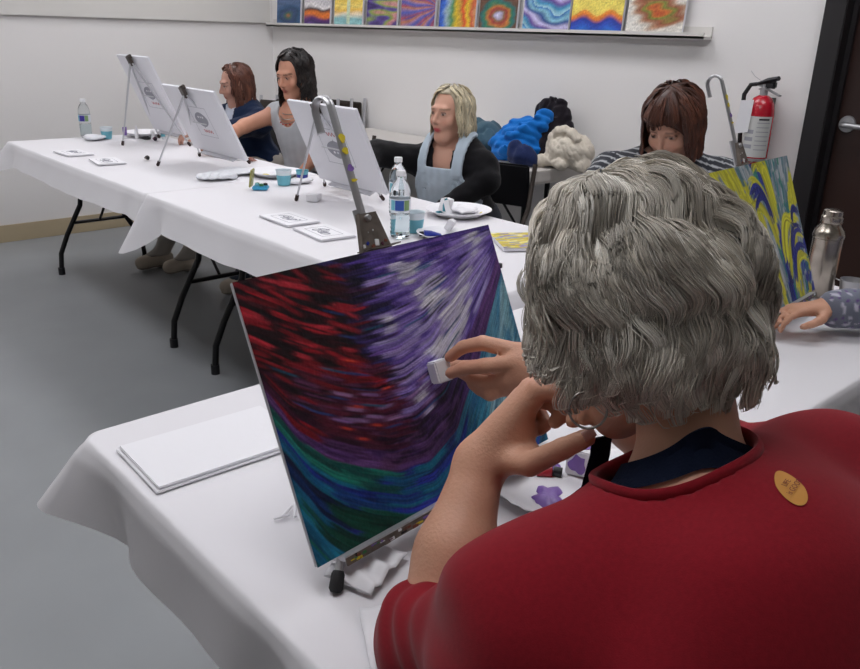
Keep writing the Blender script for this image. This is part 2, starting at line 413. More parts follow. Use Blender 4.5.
def drape(x0, x1, y0, y1, z, drop, ears, seed, wave=0.012, flare=0.035, hem=None):
    """cloth over a table; ears = {(sx, sy): (out, extra_drop)} for the hanging corners"""
    r = 0.03; th = 0.0015; rng = np.random.default_rng(seed)
    per = []; nrm = []
    def side(a, b, n, k):
        for i in range(k):
            per.append(a + (b - a) * i / k); nrm.append(n)
    cs = [(x1, y0, -90), (x1, y1, 0), (x0, y1, 90), (x0, y0, 180)]
    for q, (cx, cy, a0) in enumerate(cs):
        c = np.array([cx, cy]) + r * np.array([-1 if cx == x1 else 1, -1 if cy == y1 else 1])
        for i in range(15):
            a = rad(a0 + 90 * i / 14); d = np.array([math.cos(a), math.sin(a)]); per.append(c + r * d); nrm.append(d)
        nx = cs[(q + 1) % 4]; a = rad(a0 + 90); d = np.array([math.cos(a), math.sin(a)])
        cn = np.array([nx[0], nx[1]]) + r * np.array([-1 if nx[0] == x1 else 1, -1 if nx[1] == y1 else 1]) + r * d
        cc = c + r * d; ln = np.linalg.norm(cn - cc); k = max(4, int(ln / 0.025))
        for i in range(1, k): per.append(cc + (cn - cc) * i / k); nrm.append(d)
    per = np.array(per); nrm = np.array(nrm); n = len(per)
    s_ = np.cumsum(np.r_[0, np.linalg.norm(np.diff(per, axis=0), axis=1)])
    wv = sum(np.sin(s_ * k + p) for k, p in ((9, rng.uniform(0, 6)), (17, rng.uniform(0, 6)), (31, rng.uniform(0, 6)))) / 2
    rings = []
    ns = 15
    for j in range(ns + 1):
        t = j / ns
        # rolled edge then hang
        out = 0.008 * min(1, t * 6) + flare * t ** 1.3 + wave * t * wv; dz = drop * t * (1 + 0.05 * np.sin(s_ * 5 + seed))
        P = per + nrm * (out if isinstance(out, np.ndarray) else np.full(n, out))[:, None]
        for (cx, cy, a0) in cs:
            key = (1 if cx == x1 else -1, 1 if cy == y1 else -1); o_, e_ = ears.get(key, (0.07, 0.06))
            c = np.array([cx, cy]); dd = np.linalg.norm(per - c, axis=1); dirn = np.array(key) / math.sqrt(2)
            w_ = np.exp(-(dd / 0.055) ** 2); fold = np.exp(-((dd - 0.13) / 0.05) ** 2)
            P = P + dirn * (w_ * o_ * t)[:, None] - dirn * (fold * 0.030 * t)[:, None]
            dz = dz + e_ * t * np.exp(-(dd / 0.10) ** 2)
        Z = z - dz - 0.004 * (1 - math.exp(-t * 20)); rings.append(np.c_[P, Z])
    V = [np.array(rings).reshape(-1, 3)]; F = []
    for j in range(ns):
        for i in range(n): F.append((j * n + i, j * n + (i + 1) % n, (j + 1) * n + (i + 1) % n, (j + 1) * n + i))
    # top: shrinking inner rings then a cap grid
    ctr = np.array([(x0 + x1) / 2, (y0 + y1) / 2]); hw = min(x1 - x0, y1 - y0) / 2; ax = 0 if x1 - x0 > y1 - y0 else 1; med = np.tile(ctr, (n, 1)); lim = max(x1 - x0, y1 - y0) / 2 - hw; med[:, ax] = ctr[ax] + np.clip(per[:, ax] - ctr[ax], -lim, lim); base = (ns + 1) * n; prev = 0
    for q, k in enumerate((0.985, 0.96, 0.92, 0.86, 0.78, 0.7, 0.6, 0.5, 0.4, 0.3, 0.2, 0.1, 0.0)):
        P = med + (per - med) * k
        Z = z + 0.0012 + (0.0016 * bnoise(np.c_[P, np.zeros(n)], 7, seed) + 0.0009 * bnoise(np.c_[P, np.zeros(n)], 23, seed + 1)) * max(0, k - 0.2)
        V.append(np.c_[P, Z]); o = base + q * n
        for i in range(n): F.append((prev + (i + 1) % n, prev + i, o + i, o + (i + 1) % n))
        prev = o
    return np.concatenate(V), F
def tablecloth(label, *a, **k):
    v, f = drape(*a, **k); o = mesh_obj('tablecloth', v, f, 'white_cloth', None, True)
    return tag(o, label, 'tablecloth')
TZ = 0.738
folding_table('far black-legged folding table under white cloth, nearest the left wall', 1.66, 3.89, 1.72, 0.78, TZ - 0.004, 1, leg_in=(0.20, 0.10))
folding_table('black-legged folding table under white cloth, just behind the big purple painting', 1.66, 2.15, 1.68, 0.78, TZ - 0.004, 1, leg_in=(0.2, 0.14))
folding_table('nearest folding table under white cloth holding the big purple painting', 1.28, 0.85, 1.84, 0.68, TZ - 0.004, 0, leg_in=(0.2, 0.2))
tablecloth('white tablecloth hanging over the far table by the left wall', 1.255, 2.065, 3.012, 4.76, TZ - 0.001, 0.105, {(-1, 1): (0.10, 0.05), (-1, -1): (0, 0), (1, -1): (0, 0)}, 3, wave=0.004)
tablecloth('white tablecloth with a pointed hanging corner, on the middle table under the two sketch cards', 1.25, 2.07, 1.30, 3.0, TZ, 0.105, {(-1, 1): (0.10, 0.13), (1, -1): (0.03, 0.02)}, 5, wave=0.005)
tablecloth('white tablecloth in the foreground with a wide hanging corner at its left', 0.36, 2.22, 0.50, 1.20, TZ, 0.115, {(-1, 1): (0.085, 0.0), (-1, -1): (0.06, 0.03)}, 8, wave=0.003, flare=0.012)
# side table with the coats
st = folding_table('pale grey plastic side table with rounded corners carrying coats and bags', 3.165, 3.44, 1.83, 0.44, 0.74, 1, th=0.065)
tz = TZ + 0.0035
# ================================================================== painted pictures: colour of the paint, laid on with strokes
class Ras:
    def __init__(s, w, h, base): s.w = w; s.h = h; s.a = np.zeros((h, w, 3), np.float32) + np.array(lin(base), np.float32)
    def stamp(s, x, y, r, c, op=1.0):
        x0, x1 = int(max(0, x - r - 1)), int(min(s.w, x + r + 2)); y0, y1 = int(max(0, y - r - 1)), int(min(s.h, y + r + 2))
        if x1 <= x0 or y1 <= y0: return
        yy, xx = np.mgrid[y0:y1, x0:x1]; d = np.sqrt((xx - x) ** 2 + (yy - y) ** 2)
        k = (np.clip(r + 0.5 - d, 0, 1) * op)[..., None]; s.a[y0:y1, x0:x1] = s.a[y0:y1, x0:x1] * (1 - k) + np.array(c, np.float32) * k
    def stroke(s, pts, wd, col, rng, bristle=4, op=0.8):
        pts = np.array(pts, float); col = np.array(lin(col) if isinstance(col, str) else col)
        for b in range(bristle):
            off = (b - (bristle - 1) / 2) / max(1, bristle) * wd * 1.1; c = np.clip(col * (1 + rng.normal(0, 0.16)), 0, 1); r = max(0.55, wd / bristle * 0.75)
            s0, s1 = rng.uniform(0, 0.15), rng.uniform(0.75, 1)
            L = np.linalg.norm(np.diff(pts, axis=0), axis=1).sum(); n = max(2, int(L / max(0.8, r)))
            for t in np.linspace(s0, s1, n):
                q = t * (len(pts) - 1); i = min(int(q), len(pts) - 2); f = q - i; p = pts[i] * (1 - f) + pts[i + 1] * f; d = pts[i + 1] - pts[i]; d = d / (np.linalg.norm(d) + 1e-6)
                s.stamp(p[0] - d[1] * off, p[1] + d[0] * off, r, c, op)
def smear(a, fx, fy, n=9, step=1.1, bristle=0.16, seed=0, amp=1.0):
    """drag the paint along the brush direction and add fine bristle lines"""
    H_, W_ = a.shape[:2]; yy, xx = np.mgrid[0:H_, 0:W_].astype(float); rng = np.random.default_rng(seed)
    N = rng.normal(0, 1, (H_, W_)); N = (N + np.roll(N, 1, 1)) / 1.4
    L = np.hypot(fx, fy) + 1e-6; fx = fx / L; fy = fy / L; acc = np.zeros_like(a); nn = np.zeros((H_, W_)); px0 = xx.copy(); py0 = yy.copy()
    for sgn in (-1, 1):
        px, py = xx.copy(), yy.copy()
        for k in range(n * 2):
            ix = np.clip(np.rint(px), 0, W_ - 1).astype(int); iy = np.clip(np.rint(py), 0, H_ - 1).astype(int)
            if k < n: acc += a[iy, ix] * (1 - k / n / 1.3)
            nn += N[iy, ix]
            px = px + sgn * step * fx[iy, ix]; py = py + sgn * step * fy[iy, ix]
    wsum = 2 * sum(1 - k / n / 1.3 for k in range(n)); nn = nn / nn.std()
    out = acc / wsum; out = out * .8 + a * .2
    return np.clip(out * (1 + bristle * nn)[..., None], 0, 1).astype(np.float32)
def canvas(label, w, h, th, M, raster, cat='painting', group=None, name='canvas_painting', fmat='canvas_attr'):
    """M: 4x4 (columns: across, up, towards the painter, centre). One box with white sides, its paint a part"""
    o = MB().box((0, 0, -th / 2 - 0.0005), (w, h, th), 'canvas_white', bev=0.001).build(name, None)
    o.matrix_world = M; tag(o, label, cat, group)
    if raster is not None:
        H_, W_ = raster.shape[:2]; xs = np.linspace(-w / 2, w / 2, W_); ys = np.linspace(h / 2, -h / 2, H_)
        X, Y = np.meshgrid(xs, ys); lum = raster.mean(axis=2); V = np.stack([X, Y, np.full_like(X, 0.0004) + 0.0006 * np.clip(lum, 0, .6)], -1).reshape(-1, 3)
        i = np.arange(H_ * W_).reshape(H_, W_); F = np.stack([i[1:, :-1], i[1:, 1:], i[:-1, 1:], i[:-1, :-1]], -1).reshape(-1, 4)
        p = mesh_obj('paint_layer', V, F, fmat, o, True, None, raster.reshape(-1, 3))
    return o
def rect_frame(cx, cy, cz, yaw, lean):
    """bottom centre of a leaning board: returns across, up, normal (towards the painter)"""
    wd = np.array([math.cos(yaw), math.sin(yaw), 0]); n0 = np.array([math.sin(yaw), -math.cos(yaw), 0])
    up = -n0 * math.sin(lean) + np.array([0, 0, math.cos(lean)]); n = n0 * math.cos(lean) + np.array([0, 0, math.sin(lean)])
    return wd, up, n
def mat4(x, y, z, c):
    return Matrix(((x[0], y[0], z[0], c[0]), (x[1], y[1], z[1], c[1]), (x[2], y[2], z[2], c[2]), (0, 0, 0, 1)))

def main_raster():
    W_, H_ = 400, 300; rng = np.random.default_rng(11); R = Ras(W_, H_, '#2a1c4a')
    bx = np.array([-.1, -.02, .02, .06, .13, .22, .34, .46, .60, .67, .74, .87, .98, 1.1]); by = np.array([.18, .34, .44, .56, .66, .74, .82, .84, .77, .67, .59, .39, .22, .0])
    Bf = lambda x: np.interp(x, bx, by)
    def path(x, y, L, jit=0.0):
        s = y / Bf(x); off = y - Bf(x); pts = []
        for t in np.linspace(-L / 2, L / 2, 9):
            xx = x + t
            yy = s * Bf(xx) if s < 1 else Bf(xx) + off * (1 if x < .6 else 1)
            if s < .75 and x < .35: yy = y + (xx - x) * (0.85 - 1.5 * max(0, x - .08)) + 0.25 * jit * t
            pts.append((xx * W_, yy * H_))
        return pts
    def pick(l): return l[rng.integers(len(l))]
    # blue and teal water below the bowl
    for _ in range(2300):
        x = rng.uniform(-.05, 1.05); y = rng.uniform(0.1, 1.02); B = Bf(x); o = y - B
        if o > -0.01:
            if x > .62 and o < .62 and y < 0.9 - (1 - x) * .3:
                c = pick(['#6fa3b4', '#5b93aa', '#7fb0bd', '#4c86a2', '#8ab4c0', '#3f7c9c']) if x > .78 else pick(['#2a6f8e', '#1f6284', '#2f7896', '#245a80', '#3a86a0'])
                L = .16; xx = min(x, 1.0); ang = 1.9
                pts = [(x * W_ + t * 30, y * H_ - t * 30 * (2.2 if x > .8 else 1.3)) for t in np.linspace(-.6, .6, 7)]
                R.stroke(pts, rng.uniform(4, 8), c, rng, 4); continue
            if o < .10 - .05 * x and x < .3: c = pick(['#12615a', '#0d544f', '#0f6b60', '#1b7a6a', '#0b4744'])
            elif o < .17: c = pick(['#123e7c', '#1b2f86', '#0f5a86', '#26309a', '#0b2350', '#0d6a86'])
            elif y > .93 - .25 * x + 0.02 and x < .55: c = pick(['#0c4636', '#0e5140', '#0a3a30', '#115d49'])
            elif o < .30: c = pick(['#0a1c3e', '#2a3196', '#1c2b80', '#0c2b5a', '#10306a', '#0b1a34'])
            else: c = pick(['#12688c', '#0f5a7c', '#1a7794', '#263a92', '#0c4660', '#1a5f8a'])
            R.stroke(path(x, y, rng.uniform(.10, .26)), rng.uniform(3, 8), c, rng, 4)
    # inside of the bowl
    for _ in range(3400):
        x = rng.uniform(-.03, 1.03); B = Bf(x); y = rng.uniform(-.02, 1) * B; s = y / max(B, .05); e = x + .35 * (s - .5) * (1 - x)
        dark = x < .30 + .12 * (s) and s < .9
        if dark:
            c = pick(['#0d0a10', '#140b12', '#1c0d14', '#2a0f18', '#0f0a12', '#3a101a']) if s < .7 else pick(['#2a1226', '#3a1430', '#1d0f20', '#4a1a30'])
        elif x > .26 and s > .66 and x < .75: c = pick(['#4c2f66', '#59376f', '#3d2557', '#5a3560', '#50305f', '#382052'])
        elif x < .45 and s < .85: c = pick(['#2a1d48', '#1b1430', '#35245c', '#120f22', '#3e1c3c', '#2c2a66'])
        elif s > .80: c = pick(['#4c2f66', '#59376f', '#3d2557', '#63407a', '#50305f', '#382052'])
        else: c = pick(['#5c459a', '#6a52a6', '#4a3688', '#7a62b2', '#503a8c', '#3c2a74', '#8470b8', '#6d4f9e'])
        R.stroke(path(x, y, rng.uniform(.06, .2), rng.normal()), rng.uniform(3, 7), c, rng, 4)
    for _ in range(170):     # maroon in the lower middle
        x = rng.uniform(.12, .42); s = rng.uniform(.5, .85); R.stroke(path(x, s * Bf(x), rng.uniform(.05, .12)), rng.uniform(2, 4), pick(['#4a1628', '#5c1c34', '#401430', '#5b3054']), rng, 3)
    for _ in range(95):     # red dashes in the upper left
        x = rng.uniform(0, .40) ** 1.1; s = rng.uniform(.02, .98) if x < .12 else rng.uniform(.02, .62); y = s * Bf(x) * .98
        if rng.random() < (x / .45) ** 1.5 + .15 * (s > .8): continue
        R.stroke(path(x, y, rng.uniform(.04, .11), rng.normal()), rng.uniform(2.0, 5.0), pick(['#8a1624', '#a81c2a', '#6a101c', '#b42a38', '#7a1420']), rng, 4, .85)
    for _ in range(8):      # bright orange red touches
        x = rng.uniform(.15, .42); s = rng.uniform(.4, .9); R.stroke(path(x, s * Bf(x), .03), 2, '#c8402c', rng, 2)
    for _ in range(90):      # lavender sweeps
        x = rng.uniform(.45, .93); s = rng.uniform(.05, .75); R.stroke(path(x, s * Bf(x), rng.uniform(.08, .2)), rng.uniform(3, 6), pick(['#8f7cc0', '#a08fca', '#7f6cb6', '#9a90c0']), rng, 4, .7)
    for wx, wy, L, n in ((.58, .10, .07, 14), (.66, .22, .10, 20), (.71, .36, .12, 22), (.64, .44, .08, 12), (.90, .05, .05, 7), (.83, .17, .07, 7), (.45, .28, .05, 4), (.51, .6, .06, 4), (.77, .27, .07, 8)):
        for _ in range(n):
            x = wx + rng.normal(0, .018); y = wy + rng.normal(0, .026); R.stroke(path(x, max(.01, y), L * rng.uniform(.6, 1.2)), rng.uniform(3, 6), pick(['#c9c6d6', '#b9b4cc', '#d4d2dc', '#aaa3c4']), rng, 4, .75)
    for _ in range(18):
        x = rng.uniform(.2, .55); s = rng.uniform(.6, .8); R.stroke(path(x, s * Bf(x), .06), 3, pick(['#8a6a9a', '#96709c', '#7a5a90']), rng, 3, .7)
    for _ in range(60):      # dark purple dashes under the middle
        x = rng.uniform(.3, .68); s = rng.uniform(.80, .97); R.stroke(path(x, s * Bf(x), rng.uniform(.02, .05)), 2.6, pick(['#21132c', '#2a1838', '#1a1024']), rng, 3, .9)
    for _ in range(60):
        x = rng.uniform(.05, .7); s = rng.uniform(.1, .8); R.stroke(path(x, s * Bf(x), rng.uniform(.05, .15)), 1.6, pick(['#1d5a78', '#24407c', '#0f0a14', '#120d18']), rng, 2, .7)
    X, Y = np.meshgrid(np.arange(W_) / W_, np.arange(H_) / H_); B = Bf(X); dB = (Bf(X + .02) - Bf(X - .02)) / .04
    k = np.where(Y < B, Y / np.maximum(B, .05), 1.0); left = (k < .75) & (X < .35)
    fy = np.where(left, .85 - 1.5 * np.maximum(0, X - .08), k * dB) * H_ / W_; fx = np.ones_like(X)
    return smear(R.a, fx, fy, 10, 1.0, .17, 1)
MC, MYAW, MLEAN, MW, MH = np.array([0.651, 0.663, 0.775]), rad(4.75), rad(24.4), 0.448, 0.337
mx_, mu_, mn_ = rect_frame(*MC, MYAW, MLEAN)
big = canvas('large canvas with dark red, purple and blue brush sweeps on the nearest easel', MW, MH, 0.006, mat4(mx_, mu_, mn_, MC + mu_ * MH / 2), main_raster())

def right_raster():
    W_, H_ = 240, 180; rng = np.random.default_rng(4); R = Ras(W_, H_, '#8d9aa4')
    pal = {'g': ['#8a96a0', '#6f8a92', '#a3acb2', '#5a7f88', '#b8bcc0'], 'y': ['#c9c62c', '#d8d43a', '#b4ae24', '#cfc93a'], 'b': ['#1c2a8c', '#24309a', '#141f6a'], 't': ['#2a7f80', '#3f8f78', '#2b6f8e']}
    X = lambda x: (.42 + .58 * x) * W_
    for _ in range(1500):
        x = rng.uniform(-.75, 1.05); y = rng.uniform(-.05, 1.05); k = (x - .55) * 1.0
        z = math.sin((x * 9 + (y - .5) * (x - .5) * 12) * 1.1)
        q = 'y' if z > .68 else ('b' if z < -.7 else ('t' if z < -.45 else 'g'))
        if .42 < x < .78 and y < .5: q = 'g' if rng.random() < .75 else 't'
        if x > .8 and y > .7: q = ['t', 'g', 'b', 'y'][rng.integers(4)]
        c = pal[q][rng.integers(len(pal[q]))]; L = rng.uniform(14, 30)
        R.stroke([(X(x) + k * t * L * .8, y * H_ - t * L) for t in np.linspace(-.5, .6, 6)], rng.uniform(3, 6), c, rng, 4)
    # each frond: start low, arching up and outward
    for x0, y0, x1, y1, sg, cl in ((.42, .55, .02, .05, -1, 'y'), (.45, .45, .18, -.05, -1, 'y'), (.50, .40, .34, -.05, -1, 'y'), (.40, .62, -.10, .22, -1, 'y'), (.38, .42, .0, .10, -1, 'b'), (.30, .25, .05, .20, -1, 'b'), (.50, .75, .92, .38, 1, 'y'), (.55, .85, 1.0, .50, 1, 'y'), (.60, .95, 1.0, .66, 1, 'y'), (.62, .78, .98, .46, 1, 'b'), (.60, .88, .98, .58, 1, 'b'), (.78, .55, 1.0, .33, 1, 'b'), (.46, .70, .8, .34, 1, 'y'), (.1, .9, -.4, .4, -1, 'y'), (.0, .8, -.5, .2, -1, 'b')):
        for _ in range(5):
            a, b_ = rng.uniform(-.03, .03, 2); pts = []
            for t in np.linspace(0, 1, 10):
                e = 1 - (1 - t) ** 2; pts.append((X(x0 + a + (x1 - x0) * t * t * .6 + (x1 - x0) * t * .4), (y0 + b_ + (y1 - y0) * e + (.12 * t ** 4)) * H_))
            R.stroke(pts, rng.uniform(3.5, 6) * (1 if cl == 'y' else .8), pal[cl][rng.integers(len(pal[cl]))], rng, 4, .9)
    return R.a
RC, RYAW, RLEAN, RW, RH = np.array([1.739, 0.739, 0.79]), rad(5), rad(22), 0.44, 0.33
rx_, ru_, rn_ = rect_frame(*RC, RYAW, RLEAN)
canvas('canvas with yellow, blue and grey fern-like strokes beside the steel flask', RW, RH, 0.006, mat4(rx_, ru_, rn_, RC + ru_ * RH / 2), right_raster())
# three white boards on small easels: printed label on the back
def label_back(o, w, h, flip):
    """printed label on the back of a board: outlined card, grey palette shape, red script"""
    z = -0.0131; m = MB(); a, b = 0.165, 0.145
    def q(x0, y0, x1, y1, mt, zz=z): m.box(((x0 + x1) / 2, (y0 + y1) / 2, zz), (abs(x1 - x0), abs(y1 - y0), 0.0006), mt)
    for x0, y0, x1, y1 in ((-a / 2, b / 2, a / 2, b / 2 - .0015), (-a / 2, -b / 2, a / 2, -b / 2 + .0015), (-a / 2, -b / 2, -a / 2 + .0015, b / 2), (a / 2 - .0015, -b / 2, a / 2, b / 2)): q(x0, y0, x1, y1, 'print_grey')
    s = -1 if flip else 1
    pal = [(0.052 * math.cos(t) * (1 + .12 * math.cos(2 * t)), s * .012 + 0.036 * math.sin(t)) for t in np.linspace(0, 2 * PI, 36, endpoint=False)]
    m.prism(pal, 0.0006, 'print_grey', None, (0, 0, z - .0003))
    for k in range(3): m.prism([(-.02 + .02 * k + .006 * math.cos(t), s * .024 + .005 * math.sin(t)) for t in np.linspace(0, 2 * PI, 12, endpoint=False)], 0.0004, 'canvas_white', None, (0, 0, z - .0008))
    m.tube([(0.0, s * .03, z), (0.004, -s * .01, z), (0.002, -s * .03, z)], 0.0016, 'print_grey', 6)
    pts = [(-.055 + .009 * i, -s * .048 + (.010 if i % 2 else -.004), z) for i in range(10)]
    m.tube(pts, 0.0015, 'print_red', 5)
    m.build('printed_label', o)
BOARDS = []
def board(nm, cx, cy, cz, yaw, lean, w, h, label, flip):
    wd, up, n = rect_frame(cx, cy, cz, yaw, lean); o = MB().box((0, 0, -0.0065), (w, h, 0.013), 'canvas_white', bev=0.001).build('canvas_board'); o.matrix_world = mat4(wd, up, n, np.array([cx, cy, cz]) + up * h / 2)
    tag(o, label, 'canvas'); label_back(o, w, h, flip); BOARDS.append((np.array([cx, cy, cz]), wd, up, n, w, h))
board('a', 1.975, 4.30, 0.80, rad(92.5), rad(24), 0.35, 0.43, 'upright white canvas board seen from behind, farthest along the table, nearest the water bottle', False)
board('b', 1.815, 3.44, 0.80, rad(89.5), rad(25.5), 0.50, 0.325, 'white canvas board seen from behind, before the brown-haired woman in navy', False)
board('c', 1.835, 2.452, 0.80, rad(90.5), rad(25.3), 0.415, 0.334, 'white canvas board seen from behind, between the dark-haired and the blonde woman', True)

# the row of small pictures on the ledge of the right wall
def art(kind, seed):
    W_, H_ = 62, 84; rng = np.random.default_rng(seed); yy, xx = np.mgrid[0:H_, 0:W_]; u = xx / W_; v = np.clip((yy / H_ - .62) / .38, -1.6, 1)
    def C(l): return np.array([lin(c) for c in l])
    n = bnoise(np.stack([u * 1, v * 1.3, u * 0], -1).reshape(-1, 3), 7, seed).reshape(H_, W_); n2 = .6 * bnoise(np.stack([u, v, u * 0], -1).reshape(-1, 3), 26, seed + 1).reshape(H_, W_)
    def grad(t, cols): c = C(cols); t = np.clip(t, 0, .999) * (len(cols) - 1); i = t.astype(int); f = (t - i)[..., None]; return c[i] * (1 - f) + c[np.minimum(i + 1, len(cols) - 1)] * f
    if kind == 'eye': a = grad(np.hypot(u - .5, (v - .55) * 1.1) * 1.7 + .12 * n, ['#b5683a', '#4d6a58', '#3c4f78', '#2e4a66', '#3a5a80', '#54688a'])
    if kind == 'hill': a = grad(v + .07 * np.sin(u * 6) + .05 * n, ['#c7c3c6', '#e4dfdf', '#3a2b30', '#d8742c', '#d8732a', '#5a2e70', '#3a2a60', '#7a5aa0'])
    if kind == 'cross': a = grad(v + .04 * n, ['#e8c85a', '#ecd070', '#e6b94a', '#e8d8c0', '#7fb3b8', '#8fc0c0', '#6ba6b4']); a[(abs(u - .5) < .05) & (v < .85)] = C(['#c9d6b8'])[0]
    if kind == 'violet': a = grad((u * .7 + v * .3) + .3 * n, ['#3a2a6a', '#2c2050', '#5a4490', '#88a040', '#c08a80', '#b87a8a', '#4a3a80'])
    if kind == 'rays': a = grad((np.arctan2(v - .2, u - 1.1) * 2.2) % 1 + .1 * n, ['#b04a4a', '#7a5a90', '#4a5ab0', '#9a7aa0', '#c07a50', '#5a4a90'])
    if kind == 'stripes': a = grad(u + .05 * n, ['#2a48a8', '#3a6ac8', '#9ab0b8', '#4a8a5a', '#d8b82a', '#c8a040', '#d84a2a', '#e0c030', '#c85a3a', '#d8a070'])
    if kind == 'ring': r = np.hypot((u - .5) * 1.0, (v - .5) * .85); a = grad(r * 2 + .08 * n, ['#d8d4e8', '#b8b0d0', '#8a6a4a', '#a03a3a', '#c07a3a', '#3a7a5a', '#2e6a6a', '#6a4a3a'])
    if kind == 'wave': a = grad((v * 1.1 + .9 * (u - .5) ** 2 - u * .6 + .12 * n) % 1, ['#2a6ab0', '#8ac0d0', '#2a4a90', '#c8c0e0', '#6a4a9a', '#3a90b8', '#a8d0d8'])
    if kind == 'mount':
        top = .52 + .09 * np.cos(u * 4 * PI); a = grad((v - top + .3) * 1.1 + .03 * n, ['#e8d060', '#e8a040', '#e07a30', '#2a3a9a', '#3050b8', '#2a60c0', '#3a78c8', '#2a58b0']); b_ = v < top - .14; a[b_] = a[b_] * .2 + C(['#ecd868'])[0] * .8
    if kind == 'leaf': r = np.hypot((u - .5) * 1.1, (v - .35)); a = grad(np.clip(r * 1.5 + .22 * n, 0, 1), ['#d8702a', '#b8502a', '#c86a34', '#7a8a3a', '#9a5a40', '#b08a70', '#d8d0c4', '#e0dcd4'])
    a = a * (1 + .22 * n2 + rng.normal(0, .12, (H_, W_)))[..., None]
    return np.clip(a, 0, 1).astype(np.float32)
arts = [(5.464, 5.135, 'eye', 'dark blue-green picture with a glowing orange eye, first at the corner end'), (5.105, 4.78, 'hill', 'picture of an orange hill between grey and purple bands'), (4.75, 4.42, 'cross', 'picture in yellow above pale turquoise with a pale upright post'),
        (4.385, 4.085, 'violet', 'dark violet picture with a greenish streak and pink corner'), (4.05, 3.735, 'rays', 'picture of red, blue and violet rays'), (3.70, 3.405, 'stripes', 'picture with upright blue, green, yellow and red stripes'),
        (3.375, 3.095, 'ring', 'picture of a pale oval ringed in brown and green on the ledge'), (3.05, 2.745, 'wave', 'picture of blue and violet sweeping waves'), (2.735, 2.42, 'mount', 'picture of blue twin hills under an orange and yellow sky'), (2.40, 2.10, 'leaf', 'picture of an orange-brown tree on white, last before the bare ledge end')]
for i, (ya, yb, k, lb) in enumerate(arts):
    wd, up, n = rect_frame(WR - 0.052, (ya + yb) / 2, 1.3640, rad(-90), rad(4)); w_ = min(0.305, ya - yb)
    wd, up, n = np.array([0, -1.0, 0]), np.array([math.sin(rad(4)), 0, math.cos(rad(4))]), np.array([-math.cos(rad(4)), 0, math.sin(rad(4))])
    canvas(lb, w_, 0.41, 0.014, mat4(wd, up, n, np.array([WR - 0.046, (ya + yb) / 2, 1.3640]) + up * 0.205), art(k, 20 + i), 'picture', 'pictures standing on the wall ledge', 'small_picture', 'art_attr')
